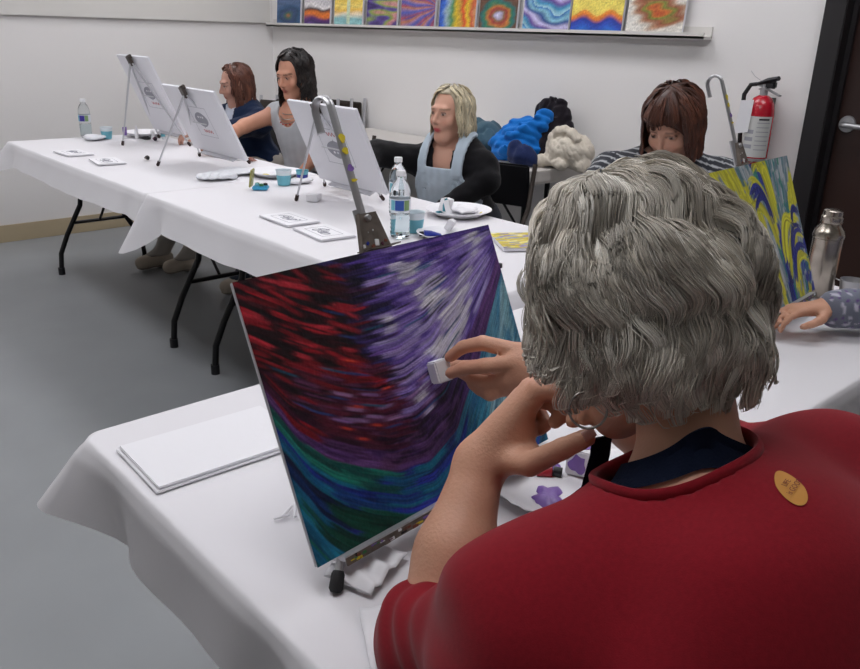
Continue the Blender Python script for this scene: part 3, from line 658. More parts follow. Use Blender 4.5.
# ================================================================== easels
def big_easel(label, C, wd, up, n, w, h, clutter, mast_len=0.22):
    """aluminium table easel under a leaning canvas. C = bottom centre of the canvas face"""
    t = thing('table_easel', label, 'easel', (C[0], C[1], TZ)); base = np.array([C[0], C[1], TZ])
    L0 = lambda x, y, z: C + wd * x + up * y + n * z - base          # across, up the canvas, towards the painter
    L = lambda x, y, z: L0(x + .010, y, z)
    R = np.array([wd, up, n]).T; zb = -0.030
    m = MB(); m.tube([L(0, -0.03, zb), L(0, h + 0.06, zb)], [(0.009, 0.006)] * 2, 'aluminium', 8, flat=wd); m.build('lower_mast', t, True)
    m = MB(); top = h + mast_len
    prof = [L(0, h * .5, zb + .006)] + [L(0, y, zb + 0.006) for y in (h, top - 0.02)]
    rr = 0.017
    for a in np.linspace(0, PI, 10): prof.append(L(0, top - 0.02 + rr * math.sin(a) * 1.0, zb + 0.006 - rr + rr * math.cos(a)))
    prof.append(L(0, top - 0.045, zb + 0.006 - 2 * rr))
    m.tube(prof, [(0.0068, 0.0035)] * len(prof), 'aluminium', 8, flat=wd)
    for y, mt, k in ((h + .155, 'paint_yellow', .012), (h + .138, 'paint_yellow', .009), (h + .115, 'paint_violet', .009), (h + .098, 'paint_yellow', .004), (h + .05, 'paint_yellow', .003)):
        m.prism([(.0052 * math.cos(a) * (1 + .25 * math.sin(3 * a + y * 90)), k * .55 * math.sin(a)) for a in np.linspace(0, 2 * PI, 14, endpoint=False)], .0006, mt, R, L(0.0, y, zb + 0.0094))
    m.build('sliding_mast', t, True)
    # the plate that clamps the top of the canvas
    m = MB(); m.prism([(-0.030, -0.004), (0.030, -0.004), (0.018, 0.052), (-0.016, 0.052)], 0.002, 'plate_metal', R, L(0, h, zb + 0.012))
    m.prism([(-0.030, 0), (0.030, 0), (0.030, 0.022), (-0.030, 0.022)], 0.0016, 'plate_metal', np.array([wd, n, -up]).T, L(0, h + 0.004, zb + 0.010))
    m.prism([(-.030, -.001), (-.0285, -.001), (-.0165, .052), (-.018, .052)], 0.008, 'plate_metal', R, L(0, h, zb + 0.013))
    for i, (x, y, s, mt) in enumerate(((-.02, .005, .006, 'cap_white'), (-.012, .008, .005, 'paint_blue'), (.004, .007, .009, 'cap_white'), (.013, .004, .005, 'paint_wine'), (.02, .007, .005, 'paint_brown'), (-.004, .003, .006, 'paint_brown'), (.003, .024, .0025, 'cap_white'), (-.006, .022, .002, 'cap_white'), (-.024, .012, .004, 'aluminium'))):
        m.box(L(x, h + y + 0.004, zb + 0.0150), (s, s * .8, 0.0016), mt, R @ rotz(i * .7), bev=0.0006)
    m.build('top_clamp', t)
    m = MB(); m.lathe([(0, 0), (.005, 0), (.005, .003), (.0035, .006), (0, .006)], 'aluminium', L(0, h + .045, zb + .013), 12, R); m.build('clamp_screw', t, True)
    L = L0
    # tray under the canvas with old paint on its lip
    m = MB(); m.box(L(0, -0.004, -0.010), (w * 0.86, 0.006, 0.045), 'aluminium_pale', R, bev=0.001); m.box(L(0, -0.007, 0.0125), (w * 0.86, 0.009, 0.002), 'plate_metal', R)
    rng = random.Random(clutter)
    for i in range(90): m.box(L(rng.uniform(-.42, .42) * w, -0.007 + rng.uniform(-.003, .003), 0.0138), (rng.uniform(.002, .010), rng.uniform(.001, .004), 0.0006), rng.choice(['paint_black', 'paint_brown', 'paint_yellow', 'paint_violet', 'cap_white', 'paint_green', 'paint_wine', 'plate_metal', 'plate_metal']), R)
    m.build('tray', t)
    def leg(a, b, nm='leg'):
        a = np.array(a); b = np.array(b); d = (b - a) / np.linalg.norm(b - a)
        m = MB(); m.tube([a, b - d * 0.018], 0.0052, 'aluminium', 12); o = m.build(nm, t, True)
        m = MB(); m.tube([b - d * 0.024, b - d * 0.020, b - d * 0.004, b], [0.0065, 0.0080, 0.0084, 0.006], 'rubber', 14); m.build('rubber_foot', o, True)
    for s, fx in ((-1, -0.47), (1, 0.47)):
        leg(L(s * 0.035, h * 0.62, zb), [*(np.array([C[0], C[1]]) + wd[:2] * (fx * w) + n[:2] * 0.016 - base[:2]), 0.004])
    leg(L(0, h * 0.6, zb - 0.01), [*(-n[:2] * 0.34 / np.linalg.norm(n[:2])), 0.004], 'rear_leg')
    m = MB(); m.tube([L(-0.08, h * .35, zb), L(0.08, h * .35, zb)], 0.004, 'aluminium', 8); m.build('spreader', t, True)
    return t
big_easel('aluminium table easel with a tall hooked mast behind the big purple painting', MC, mx_, mu_, mn_, MW, MH, 3)
big_easel('aluminium table easel with a tall hooked mast holding the yellow and blue painting', RC, rx_, ru_, rn_, RW, RH, 9, 0.212)

def small_easel(label, B, rear, f1, f2):
    C, wd, up, n, w, h = B
    top = C + up * (h * 0.93) - n * 0.030 + wd * 0.0
    t = thing('small_easel', label, 'easel', (float(top[0]), float(top[1]), TZ), 0, 'small tripod easels on the back tables'); base = np.array([top[0], top[1], TZ])
    R = np.array([wd, up, n]).T
    m = MB(); m.box(top - base + up * 0.012, (0.034, 0.05, 0.016), 'bracket', R, bev=0.002); m.box(top - base + up * 0.032 + n * 0.006, (0.014, 0.02, 0.022), 'bracket', R, bev=0.002); m.build('head_bracket', t)
    for nm, q, off in (('rear_leg', rear, 0.0), ('leg', f1, 1), ('leg', f2, -1)):
        a = top - base + (wd * 0.014 * off if off else -n * 0.006); b = np.array([q[0], q[1], TZ + 0.004]) - base; d = (b - a) / np.linalg.norm(b - a)
        m = MB(); m.tube([a, a + (b - a) * .55], 0.0052, 'aluminium_pale', 10); m.tube([a + (b - a) * .55, b - d * .02], 0.004, 'aluminium_pale', 10); o = m.build(nm, t, True)
        m = MB(); m.tube([b - d * 0.024, b - d * 0.005, b], [0.0068, 0.0075, 0.005], 'rubber_brown', 12); m.build('rubber_foot', o, True)
    m = MB()
    m.box(C - base - up * 0.004 - n * 0.012, (w * 0.62, 0.006, 0.04), 'aluminium_pale', R); m.box(C - base - up * 0.001 + n * 0.006, (w * 0.62, 0.012, 0.002), 'aluminium_pale', R); m.build('tray', t)
    m = MB(); m.tube([top - base - up * h * .42 + wd * .062 - n * .0, top - base - up * h * .42 - wd * .062 - n * .0], 0.003, 'aluminium_pale', 8); m.build('spreader', t, True)
small_easel('small silver tripod easel, farthest from the camera, behind the upright board', BOARDS[0], (1.695, 4.29), (1.992, 4.50), (1.985, 4.10))
small_easel('small silver tripod easel in the middle of the three, dab of paint beside its foot', BOARDS[1], (1.565, 3.58), (1.865, 3.76), (1.955, 3.43))
small_easel('small silver tripod easel nearest the camera of the three', BOARDS[2], (1.645, 2.56), (1.915, 2.76), (1.93, 2.39))
# ================================================================== things on the tables
def bottle(label, x, y, s=1.0, lab='label_blue', group=None, h=0.205):
    t = thing('water_bottle', label, 'bottle', (x, y, tz), 0, group)
    pr = [(0.0, 0.003), (0.022, 0.0), (0.029, 0.004), (0.031, 0.012)]
    for i in range(5): z = 0.02 + i * 0.012; pr += [(0.0315, z), (0.0295, z + 0.006)]
    pr += [(0.0315, 0.085), (0.0315, 0.125), (0.030, 0.13), (0.0315, 0.138), (0.029, 0.155), (0.022, 0.172), (0.014, 0.183), (0.0125, 0.19), (0.0125, 0.197)]
    MB().lathe([(r * s, z * s) for r, z in pr], 'clear_plastic', n=28).build('bottle_body', t, True)
    MB().lathe([(0, .012 * s)] + [(max(0.001, (r - 0.0022)) * s, z * s) for r, z in pr[3:14]] + [(0, pr[13][1] * s)], 'water').build('water', t, True)
    m = MB(); m.lathe([(0.0322 * s, 0.086 * s), (0.0322 * s, 0.124 * s)], 'label_white', n=32); lb = m.build('paper_label', t, True)
    m = MB()
    for a0, a1, mt in ((200, 250, lab), (252, 285, 'label_green'), (170, 198, 'cup_teal')):
        vs = []; k = 8
        for i in range(k + 1):
            a = rad(a0 + (a1 - a0) * i / k); vs += [(0.0326 * s * math.cos(a), 0.0326 * s * math.sin(a), 0.090 * s), (0.0326 * s * math.cos(a), 0.0326 * s * math.sin(a), 0.121 * s)]
        m.add(vs, [(2 * i, 2 * i + 2, 2 * i + 3, 2 * i + 1) for i in range(k)], mt)
    m.build('label_print', lb, True)
    MB().lathe([(0, 0.208 * s), (0.0135 * s, 0.208 * s), (0.0145 * s, 0.205 * s), (0.0145 * s, 0.192 * s), (0, 0.192 * s)], 'cap_white', n=24).build('cap', t, True)
bottle('water bottle with a violet and green label, at the wall end of the tables', 1.66, 4.70, 1.0, 'label_violet')
bottle('front clear water bottle with a blue label, beside the turquoise cup and white plate', 1.60, 1.90, 1.0)
bottle('clear water bottle standing behind the front one, before the blonde woman', 1.79, 2.14, 0.98, 'label_green')

def cup(label, x, y, rim='cup_white', body='cup_teal', s=1.0, z=None):
    t = thing('paper_cup', label, 'cup', (x, y, tz if z is None else z))
    MB().lathe([(0, 0.002), (0.024 * s, 0.0), (0.0255 * s, 0.003), (0.0305 * s, 0.042 * s), (0.0295 * s, 0.042 * s), (0.024 * s, 0.006), (0, 0.006)], body, n=28).build('cup_body', t, True)
    MB().lathe([(0.0306 * s, 0.042 * s), (0.0330 * s, 0.062 * s), (0.0345 * s, 0.063 * s), (0.0320 * s, 0.061 * s), (0.0296 * s, 0.042 * s)], rim, n=28).build('rim', t, True)
    MB().lathe([(0, 0.035 * s), (0.0285 * s, 0.035 * s)], 'paint_teal', n=24).build('rinse_water', t)
cup('turquoise paper cup at the far wall end, beside small paint tubes', 1.735, 4.60, s=1.0)
cup('turquoise paper cup beside the open paint tin', 1.785, 2.865)
cup('turquoise paper cup behind the front water bottle', 1.685, 1.93, body='cup_teal', s=1.05)
cup('deep blue cup of paint water beside the far foam plate', 1.885, 2.88, rim='cup_teal', body='paint_blue', s=0.8)

def plate(label, x, y, r, name='foam_plate', cat='plate', scal=0.0, items=()):
    t = thing(name, label, cat, (x, y, tz)); n = 60; prof = [(0, .004), (.55, .004), (.68, .006), (.80, .014), (.97, .021), (1.0, .022), (.99, .0195), (.80, .011), (.68, .002), (.5, .0), (0, .0)]
    vs = []; fs = []
    for q, z in prof:
        for j in range(n):
            a = 2 * PI * j / n; k = q * r * (1 + (scal * math.cos(a * 30) if q > .9 else 0)); vs.append((k * math.cos(a), k * math.sin(a), z * r / .115 + 0.0005))
    for i in range(len(prof) - 1):
        for j in range(n): fs.append((i * n + j, (i + 1) * n + j, (i + 1) * n + (j + 1) % n, i * n + (j + 1) % n))
    MB().add(vs, fs, 'foam_white').build('dish', t, True)
    for nm, mt, px, py, sr, seed in items:
        rr = np.random.default_rng(seed); k = 26; ph = rr.uniform(0, 6, 3); V = []; 
        for ring, (q, z) in enumerate(((1.0, 0.0), (.85, .0025), (.5, .0045), (.15, .005))):
            for j in range(k): a = 2 * PI * j / k; w = sr * q * (1 + .28 * math.sin(2 * a + ph[0]) + .16 * math.sin(5 * a + ph[1]) + .08 * math.sin(9 * a + ph[2])); V.append((px + w * math.cos(a), py + w * math.sin(a), z + .0052 * r / .115 + .0006 * math.sin(7 * a)))
        F = [(i * k + j, i * k + (j + 1) % k, (i + 1) * k + (j + 1) % k, (i + 1) * k + j) for i in range(3) for j in range(k)] + [tuple(range(3 * k, 4 * k))]
        MB().add(V, F, mt).build(nm, t, True)
    return t
plate('white foam plate with lilac paint, under the chin of the grey-haired woman', 0.822, 0.610, 0.105, 'foam_plate', 'plate', 0.012, (('paint_puddle', 'paint_violet', -.036, -.006, .024, 3), ('paint_puddle', 'paint_violet', .035, .045, .011, 5)))
plate('white foam plate with torn papers on it, right of the front water bottle', 1.985, 2.035, 0.118, items=(('paint_smear', 'paint_yellow', .075, -.05, .012, 8), ('paint_smear', 'paint_brown', .03, .02, .008, 9), ('paint_smear', 'paint_teal', -.05, .05, .012, 12)))
plate('white foam plate with blue and yellow paint dabs, beside the turquoise cup and paint tin', 1.875, 3.075, 0.115, items=(('paint_smear', 'paint_blue', .03, -.03, .016, 18), ('paint_smear', 'paint_yellow', -.045, .01, .013, 19), ('paint_smear', 'paint_wine', -.04, .08, .008, 14)))
plate('white foam plate at the wall end behind a row of paint tubes', 1.97, 4.62, 0.125)
plate('small white foam plate under the front water bottle edge, with napkin and blue dab', 1.715, 1.825, 0.085, items=(('paint_smear', 'paint_blue', -.02, .05, .010, 28),))

def sheet(name, label, cat, x, y, w, h, rz, th=0.003, m='paper', amp=0.0, seed=0, z=None, n=12, tilt=None, group=None):
    X, Y = np.meshgrid(np.linspace(-w / 2, w / 2, n), np.linspace(-h / 2, h / 2, n)); P = np.stack([X, Y, X * 0], -1).reshape(-1, 3)
    Z = amp * (0.5 + 0.5 * bnoise(P, 3.2 / max(w, h) * 3, seed)).clip(0, 1); P[:, 2] = Z; i = np.arange(n * n).reshape(n, n)
    top = P + [0, 0, th]; V = np.concatenate([P, top]); F = []
    for a in range(n - 1):
        for b in range(n - 1):
            q = [i[a, b], i[a, b + 1], i[a + 1, b + 1], i[a + 1, b]]; F.append([int(k) + n * n for k in q]); F.append([int(k) for k in q[::-1]])
    e = list(i[0, :]) + list(i[1:, -1]) + list(i[-1, -2::-1]) + list(i[-2:0, 0])
    for a in range(len(e)): b = e[(a + 1) % len(e)]; F.append([int(e[a]), int(b), int(b) + n * n, int(e[a]) + n * n])
    o = mesh_obj(name, V, F, m, None, amp > 0); o.location = (x, y, tz if z is None else z); o.rotation_euler = (*(tilt or (0, 0)), rz)
    return tag(o, label, cat, group)
# folded white sheet near the front corner: two layers
fs_ = thing('folded_sheet', 'flat folded white paper sheet at the front corner of the nearest table', 'paper', (0.50, 1.03, tz), rad(-2))
MB().box((0, 0, 0.002), (0.245, 0.155, 0.003), 'paper', bev=0.001).build('lower_layer', fs_); MB().box((0.002, 0.001, 0.0062), (0.24, 0.150, 0.0035), 'paper', bev=0.0015).build('upper_layer', fs_)
sheet('paper_towel', 'crumpled white paper towel beside the front foot of the big easel', 'napkin', 0.497, 0.642, 0.085, 0.065, rad(20), 0.002, amp=0.014, seed=4)
sheet('paper_towel', 'white napkin lying at the woman\'s elbow, below the crumpled one', 'napkin', 0.445, 0.53, 0.10, 0.06, rad(60), 0.0015, amp=0.006, seed=6)
m = MB(); m.tube([(0, 0, 0.002), (0.02, 0.01, 0.004), (0.045, 0.006, 0.002)], 0.0022, 'paper', 6); m.tube([(0.012, -0.012, 0.002), (0.022, 0.006, 0.006), (0.04, 0.024, 0.003)], 0.0022, 'paper', 6); m.tube([(-.012, 0.002, 0.002), (0.008, -0.004, 0.003)], 0.002, 'paper', 6)
o = m.build('paper_scraps', None, True); o.location = (0.478, 0.80, tz); tag(o, 'twisted white paper scraps left of the big canvas', 'paper scraps')
sheet('paper_strip', 'long white paper strip in front of the lilac paint plate', 'paper', 0.70, 0.545, 0.12, 0.028, rad(38), 0.002, amp=0.002, seed=9)
# make-up sponge blocks
def sponge(label, c, size, R, dab=None, group=None):
    o = MB().box((0, 0, 0), size, 'foam_white', bev=0.002).build('foam_sponge', None, True); o.matrix_world = mat4(R[:, 0], R[:, 1], R[:, 2], c); tag(o, label, 'sponge', group)
    if dab:
        m = MB(); bl = lambda a, b, k: [(a * math.cos(t) * (1 + .25 * math.sin(3 * t + k)), b * math.sin(t) * (1 + .2 * math.cos(4 * t + k))) for t in np.linspace(0, 2 * PI, 24, endpoint=False)]; m.prism(bl(size[0] * .26, size[1] * .34, 0), .0014, dab, None, (-size[0] * .14, 0, size[2] * .5)); m.prism(bl(size[0] * .30, size[2] * .36, 1), .0014, dab, np.array([[1, 0, 0], [0, 0, 1], [0, -1, 0]]).T, (-size[0] * .12, -size[1] * .5, 0.0)); m.prism(bl(size[1] * .34, size[2] * .36, 2), .0014, dab, np.array([[0, 1, 0], [0, 0, 1], [-1, 0, 0]]).T, (-size[0] * .5, 0, 0)); m.build('paint_stain', o)
    return o
sponge('white foam wedge smeared with lilac paint, standing behind the paint plate', np.array([0.882, 0.622, tz + .027]), (0.052, 0.036, 0.040), rotz(rad(25)), 'paint_violet')
o = sheet('lilac_swatch', 'white paper with lilac dab next to the sponge', 'paper', 0.945, 0.60, 0.09, 0.07, rad(30), 0.0015, amp=0.003, seed=15); 
m = MB(); m.prism([(.02 * math.cos(t) * (1 + .3 * math.sin(3 * t)), .009 * math.sin(t)) for t in np.linspace(0, 2 * PI, 20, endpoint=False)], .001, 'paint_violet', None, (-.01, 0, .0045)); m.build('lilac_dab', o)
o.name = 'paper_swatch'
def lump(name, label, cat, c, f, lo, hi, res, m, cols=None, parent=None, group=None):
    o = sdf_obj(name, f, lo, hi, res, m, parent, cols); o.location = c
    if parent is None: tag(o, label, cat, group)
    return o
o = MB().lathe([(0, 0), (.0095, 0), (.010, .003), (.0095, .011), (.007, .013), (0, .013)], 'black_plastic', n=20).build('tube_cap', None, True); o.location = (0.86, 0.70, tz); tag(o, 'black round tube cap behind the lilac paint plate', 'cap')
o = MB().lathe([(0, 0), (.0085, 0), (.009, .002), (.0085, .011), (.006, .012), (0, .012)], 'black_plastic', n=20).build('tube_cap', None, True); o.location = (1.60, 1.47, tz); tag(o, 'black cap lying between the big canvas and the yellow picture', 'cap')
# the yellow picture lying flat
yr = np.random.default_rng(5); YR = Ras(100, 80, '#d8c640')
for _ in range(420):
    c = ['#d4bf2e', '#e0d05a', '#cbb52a', '#e8e0a0', '#d9c94a', '#c4ae30', '#9aa0c0'][yr.integers(7)] if yr.random() < .93 else '#8f7fb8'
    x, y = yr.uniform(0, 100), yr.uniform(0, 80); YR.stroke([(x - 9, y + 3), (x, y), (x + 9, y - 2)], yr.uniform(3, 6), c, yr, 4)
canvas('small yellow-painted canvas lying flat behind the big purple painting', 0.23, 0.19, 0.010, mat4((0.85, -0.53, 0), (0.53, 0.85, 0), (0, 0, 1), (1.885, 1.60, tz + .0112)), YR.a)

# sketch cards lying on the back table, two pairs
def card_stack(label, x, y, rz, group):
    t = thing('sketch_card', label, 'card', (x, y, tz), rz, group); w, h = 0.19, 0.125
    MB().box((0.004, -0.003, 0.0028), (w, h, 0.005), 'canvas_white', bev=0.001).build('board', t)
    MB().box((0, 0, 0.0065), (w * .96, h * .96, 0.002), 'paper').build('top_sheet', t)
    m = MB()
    for a, b, c, d in ((0, .036, .12, .0012), (0, -.036, .12, .0012)): m.box((a, b, .0078), (c, d, .0004), 'print_grey')
    for a in (-.06, .06): m.box((a, 0, .0078), (.0012, .072, .0004), 'print_grey')
    r = random.Random(int(x * 1000 + y * 100))
    for i in range(7):
        a = r.uniform(0, 6.28); cx, cy = r.uniform(-.035, .035), r.uniform(-.015, .015); pts = [(cx + .018 * math.cos(a + k * .7), cy + .012 * math.sin(a + k * .9), .0078) for k in range(7)]; m.tube(pts, .0013, 'print_grey', 5)
    m.build('sketch', t)
card_stack('white sketch card at the table edge, second nearest to the camera', 1.448, 2.30, rad(88), None)
card_stack('white sketch card at the table edge, nearest the big painting', 1.432, 2.075, rad(84), None)
card_stack('white sketch card nearest the left wall end', 1.385, 4.13, rad(92), None)
card_stack('white sketch card on the far table, second from the wall', 1.42, 3.80, rad(82), None)

# open tin of paints
t = thing('paint_tin', 'small open hinged tin with olive lid and blue base', 'paint tin', (1.655, 2.83, tz), rad(-42))
MB().box((0, 0, .008), (.060, .050, .016), 'tin_blue', bev=.004).build('tin_base', t, True)
MB().box((-.034, 0, .045), (.008, .052, .072), 'tin_olive', rotz(0) @ np.array([[math.cos(.15), 0, math.sin(.15)], [0, 1, 0], [-math.sin(.15), 0, math.cos(.15)]]), bev=.003).build('tin_lid', t, True)
m = MB()
for i, (a, b, k) in enumerate(((-.015, .012, 'paint_green'), (.004, .012, 'cap_white'), (.018, .008, 'paint_black'), (-.012, -.01, 'cup_teal'), (.006, -.012, 'paint_green'))): m.lathe([(0, .026), (.008, .024), (.009, .015), (0, .015)], k, (a, b, 0), 14)
m.build('paint_pots', t, True)
# clear bags and papers
def crumple(c, r, seed, a=.2, k=60):
    e = el((0, 0, r[2] * .9), r); return lambda p: e(p) + a * r[2] * bnoise(p, k, seed) * .5
lump('plastic_bag', 'crumpled clear plastic bag in the middle of the back table', 'bag', (1.62, 3.13, tz), crumple(0, (.085, .06, .015), 3, 1.0, 60), (-.12, -.1, .0), (.12, .1, .06), .004, 'clear_bag')
lump('plastic_bag', 'flat crumpled clear wrapper beside the foam plate and bag', 'bag', (1.77, 3.22, tz), crumple(0, (.09, .09, .014), 7, .8, 40), (-.13, -.12, 0), (.13, .12, .05), .004, 'clear_bag')
lump('plastic_bag', 'clear wrapper between the water bottle and turquoise cup at the wall end', 'bag', (1.66, 4.58, tz), crumple(0, (.06, .06, .016), 9, .7, 50), (-.1, -.1, 0), (.1, .1, .05), .004, 'clear_bag')
lump('paper_towel', 'small crumpled napkin on the table behind the nearest small easel', 'napkin', (1.86, 2.86, tz), crumple(0, (.07, .03, .012), 12, .6, 60), (-.1, -.06, 0), (.1, .06, .04), .004, 'paper')
sponge('white foam block on the table before the nearest small easel', np.array([1.705, 2.53, tz + .0125]), (.062, .042, .024), rotz(rad(40)))
# torn white blocks and papers on the plate by the blonde woman
def torn(label, x, y, s, rz, tilt, z): o = MB().box((0, 0, 0), s, 'paper', bev=.002).build('foam_block', None); o.location = (x, y, z); o.rotation_euler = (tilt, .15, rz); return tag(o, label, 'foam block', 'foam blocks around the papers plate')
torn('white foam block at the right rim of the papers plate', 1.99, 2.10, (.045, .025, .035), .3, .2, tz + .030)
torn('white foam block leaning at the back rim of the papers plate', 1.95, 2.075, (.04, .02, .045), 1.2, .3, tz + .032)
torn('white foam block at the left rim of the papers plate', 1.925, 2.03, (.04, .018, .05), .8, -.25, tz + .034)
torn('white foam block on the small plate beside the bottle', 1.76, 1.84, (.05, .02, .035), .6, .5, tz + .03)
lump('paper_towel', 'crumpled napkin on the papers plate', 'napkin', (2.01, 2.03, tz + .006), crumple(0, (.05, .045, .012), 22, .8, 60), (-.08, -.08, 0), (.08, .08, .04), .003, 'paper')
def tube_(label, x, y, rz, col, L=.07, up=False):
    t = thing('paint_tube', label, 'paint tube', (x, y, tz), rz)
    if up:
        MB().tube([(0, 0, .015), (0, 0, .035), (0, 0, L)], [(.011, .011), (.012, .011), (.015, .0012)], col, 14).build('tube_body', t, True)
        MB().lathe([(0, 0), (.010, 0), (.009, .015), (0, .015)], 'cap_white', n=16).build('cap', t, True)
    else:
        MB().tube([(-.0, 0, .011), (L * .4, 0, .010), (L, 0, .0075)], [(.0105, .0105), (.0100, .0110), (.0012, .0140)], col, 14, flat=(0, 0, 1)).build('tube_body', t, True)
        MB().tube([(-.014, 0, .0095), (-.001, 0, .0105)], .0075, 'black_plastic', 12).build('cap', t, True)
tube_('standing violet paint tube next to the far turquoise cup', 1.83, 4.58, .3, 'paint_violet', .06, True)
tube_('standing pale paint tube with brown band in the far row of tubes', 1.875, 4.53, .8, 'paper', .07, True)
tube_('black paint tube lying in the far row of tubes', 1.90, 4.44, 2.0, 'paint_black', .06)
tube_('wine red paint tube lying at the far easel foot', 1.915, 4.38, 1.2, 'paint_wine', .05)
tube_('white paint tube standing at the far easel, next to a blue-banded one', 1.955, 4.50, .5, 'cap_white', .045, True)
tube_('pale blue paint tube standing at the far easel, last in the row', 1.985, 4.43, .2, 'cup_teal', .04, True)
tube_('wine paint tube lying under the board before the brown-haired woman', 1.905, 3.72, -1.2, 'paint_wine', .05)
tube_('long brown paint tube lying under the middle board', 1.945, 3.62, -1.3, 'paint_brown', .09)
tube_('small reddish brown paint tube at the end of the middle board', 1.985, 3.48, -1.5, 'paint_brown', .04)
tube_('short yellow paint tube standing behind the nearest small easel', 1.94, 2.715, 0, 'paint_yellow', .045, True)
tube_('teal paint tube standing on the papers plate', 1.94, 2.055, 0.5, 'paint_teal', .06, True)
tube_('blue paint tube lying beside the front bottle', 1.665, 1.86, -.6, 'paint_blue', .055)
tube_('grey paint tube stub lying on the bare middle of the far table', 1.60, 3.765, 1.3, 'plate_metal', .025)
tube_('red and black paint tube at the foot of the lilac sponge', 0.838, 0.640, 2.2, 'paint_red', .022)
# steel flask
t = thing('steel_flask', 'stainless steel vacuum flask behind the yellow and blue painting', 'flask', (2.085, 0.80, tz))
MB().lathe([(0, 0), (.034, 0), (.036, .004), (.036, .150), (.038, .152), (.038, .160), (.034, .172), (.024, .184), (.024, .190)], 'steel', n=36).build('flask_body', t, True)
MB().lathe([(.0245, .188), (.026, .190), (.026, .204), (.0225, .208), (.0225, .219), (.018, .222), (0, .222)], 'steel', n=32).build('stopper', t, True)
t2 = thing('flask_cup', 'small clear and silver cup lid beside the steel flask', 'cup', (2.10, 0.725, tz))
MB().lathe([(0, .002), (.018, 0), (.026, .01), (.029, .04), (.031, .055), (.029, .055), (.026, .04), (.0, .008)], 'aluminium', n=28).build('cup_body', t2, True)
m = MB(); m.tube([(.0, .029, .045), (.0, .050, .050), (.0, .052, .020), (.0, .028, .012)], .0022, 'aluminium', 8); m.build('cup_handle', t2, True)

# ================================================================== fire extinguisher on the right wall
ey = 1.655; ez = 0.76
t = thing('fire_extinguisher', 'red wall-mounted fire extinguisher beside the dark door', 'fire extinguisher', (WR - .085, ey, ez))
MB().lathe([(0, 0), (.048, 0), (.054, .008), (.055, .02), (.055, .31), (.050, .345), (.036, .372), (.018, .382), (0, .384)], 'ext_red', n=40).build('cylinder', t, True)
m = MB(); vs = []; fs = []
def wrap(a0, a1, z0, z1, r, mt, mb, k=16):
    vs = []
    for i in range(k + 1):
        a = rad(a0 + (a1 - a0) * i / k); vs += [(r * math.cos(a), r * math.sin(a), z0), (r * math.cos(a), r * math.sin(a), z1)]
    mb.add(vs, [(2 * i, 2 * i + 2, 2 * i + 3, 2 * i + 1) for i in range(k)], mt)
wrap(130, 265, .135, .300, .0558, 'ext_label', m); lb = m.build('label_plate', t, True)
m = MB()
for i in range(7): wrap(200, 255, .165 + i * .018, .168 + i * .018, .0561, 'print_grey', m)
for i in range(3): wrap(150, 190, .17 + i * .03, .186 + i * .03, .0561, 'print_grey', m)
wrap(205, 250, .285, .292, .0561, 'paint_black', m)
m.build('label_text', lb, True)
m = MB(); m.lathe([(.0555, .118), (.0575, .118), (.0575, .130), (.0555, .130)], 'aluminium', n=40); m.box((-.0, .06, .124), (.012, .014, .018), 'black_plastic'); m.build('strap', t, True)
m = MB()
for i in range(12): pass
wrap(178, 222, .070, .108, .0560, 'ext_label', m); 
sy = []
m.tube([(.0565 * math.cos(rad(190)), .0565 * math.sin(rad(190)), .080), (.0565 * math.cos(rad(190)), .0565 * math.sin(rad(190)), .095), (.0565 * math.cos(rad(198)), .0565 * math.sin(rad(198)), .102), (.0565 * math.cos(rad(207)), .0565 * math.sin(rad(207)), .095), (.0565 * math.cos(rad(207)), .0565 * math.sin(rad(207)), .080)], .0022, 'print_grey', 6); m.build('round_sticker', t, True)
m = MB(); m.lathe([(.016, .38), (.016, .41), (.012, .414), (.012, .43), (0, .43)], 'aluminium', n=20); m.tube([(0, 0, .42), (0, .035, .425)], .008, 'aluminium', 10); m.build('valve', t, True)
m = MB(); m.tube([(0, .03, .425), (-.01, -.015, .44), (-.015, -.060, .452)], [(.007, .014), (.012, .015), (.009, .013)], 'black_plastic', 8); m.box((-.004, -.028, .425), (.026, .04, .03), 'black_plastic', bev=.005); m.build('lever', t, True)
m = MB(); m.tube([(0, .02, .405), (-.005, -.02, .405), (-.018, -.078, .385)], [(.004, .011)] * 3, 'aluminium', 8); m.build('carry_handle', t, True)
m = MB(); m.tube([(0, .03, .425), (0, .062, .42), (-.005, .082, .38), (-.005, .080, .30), (-.005, .066, .15), (-.005, .064, .10)], [.008, .009, .009, .009, .009, .011], 'rubber', 12); m.build('hose', t, True)
m = MB(); m.tube([(-.01, 0, .43), (-.02, .04, .455), (-.02, .06, .475)], .0012, 'aluminium', 6); m.build('safety_pin', t, True)
m = MB(); m.prism([(0, 0), (.055, -.01), (.045, .125), (-.005, .13)], .001, 'paper', np.array([[-.25, .97, 0], [0, 0, 1], [.97, .25, 0]]).T @ np.eye(3), (-.062, .012, .235)); m.build('inspection_tag', t)
MB().box((.070, 0, .22), (.03, .03, .30), 'bracket').build('wall_bracket', t)

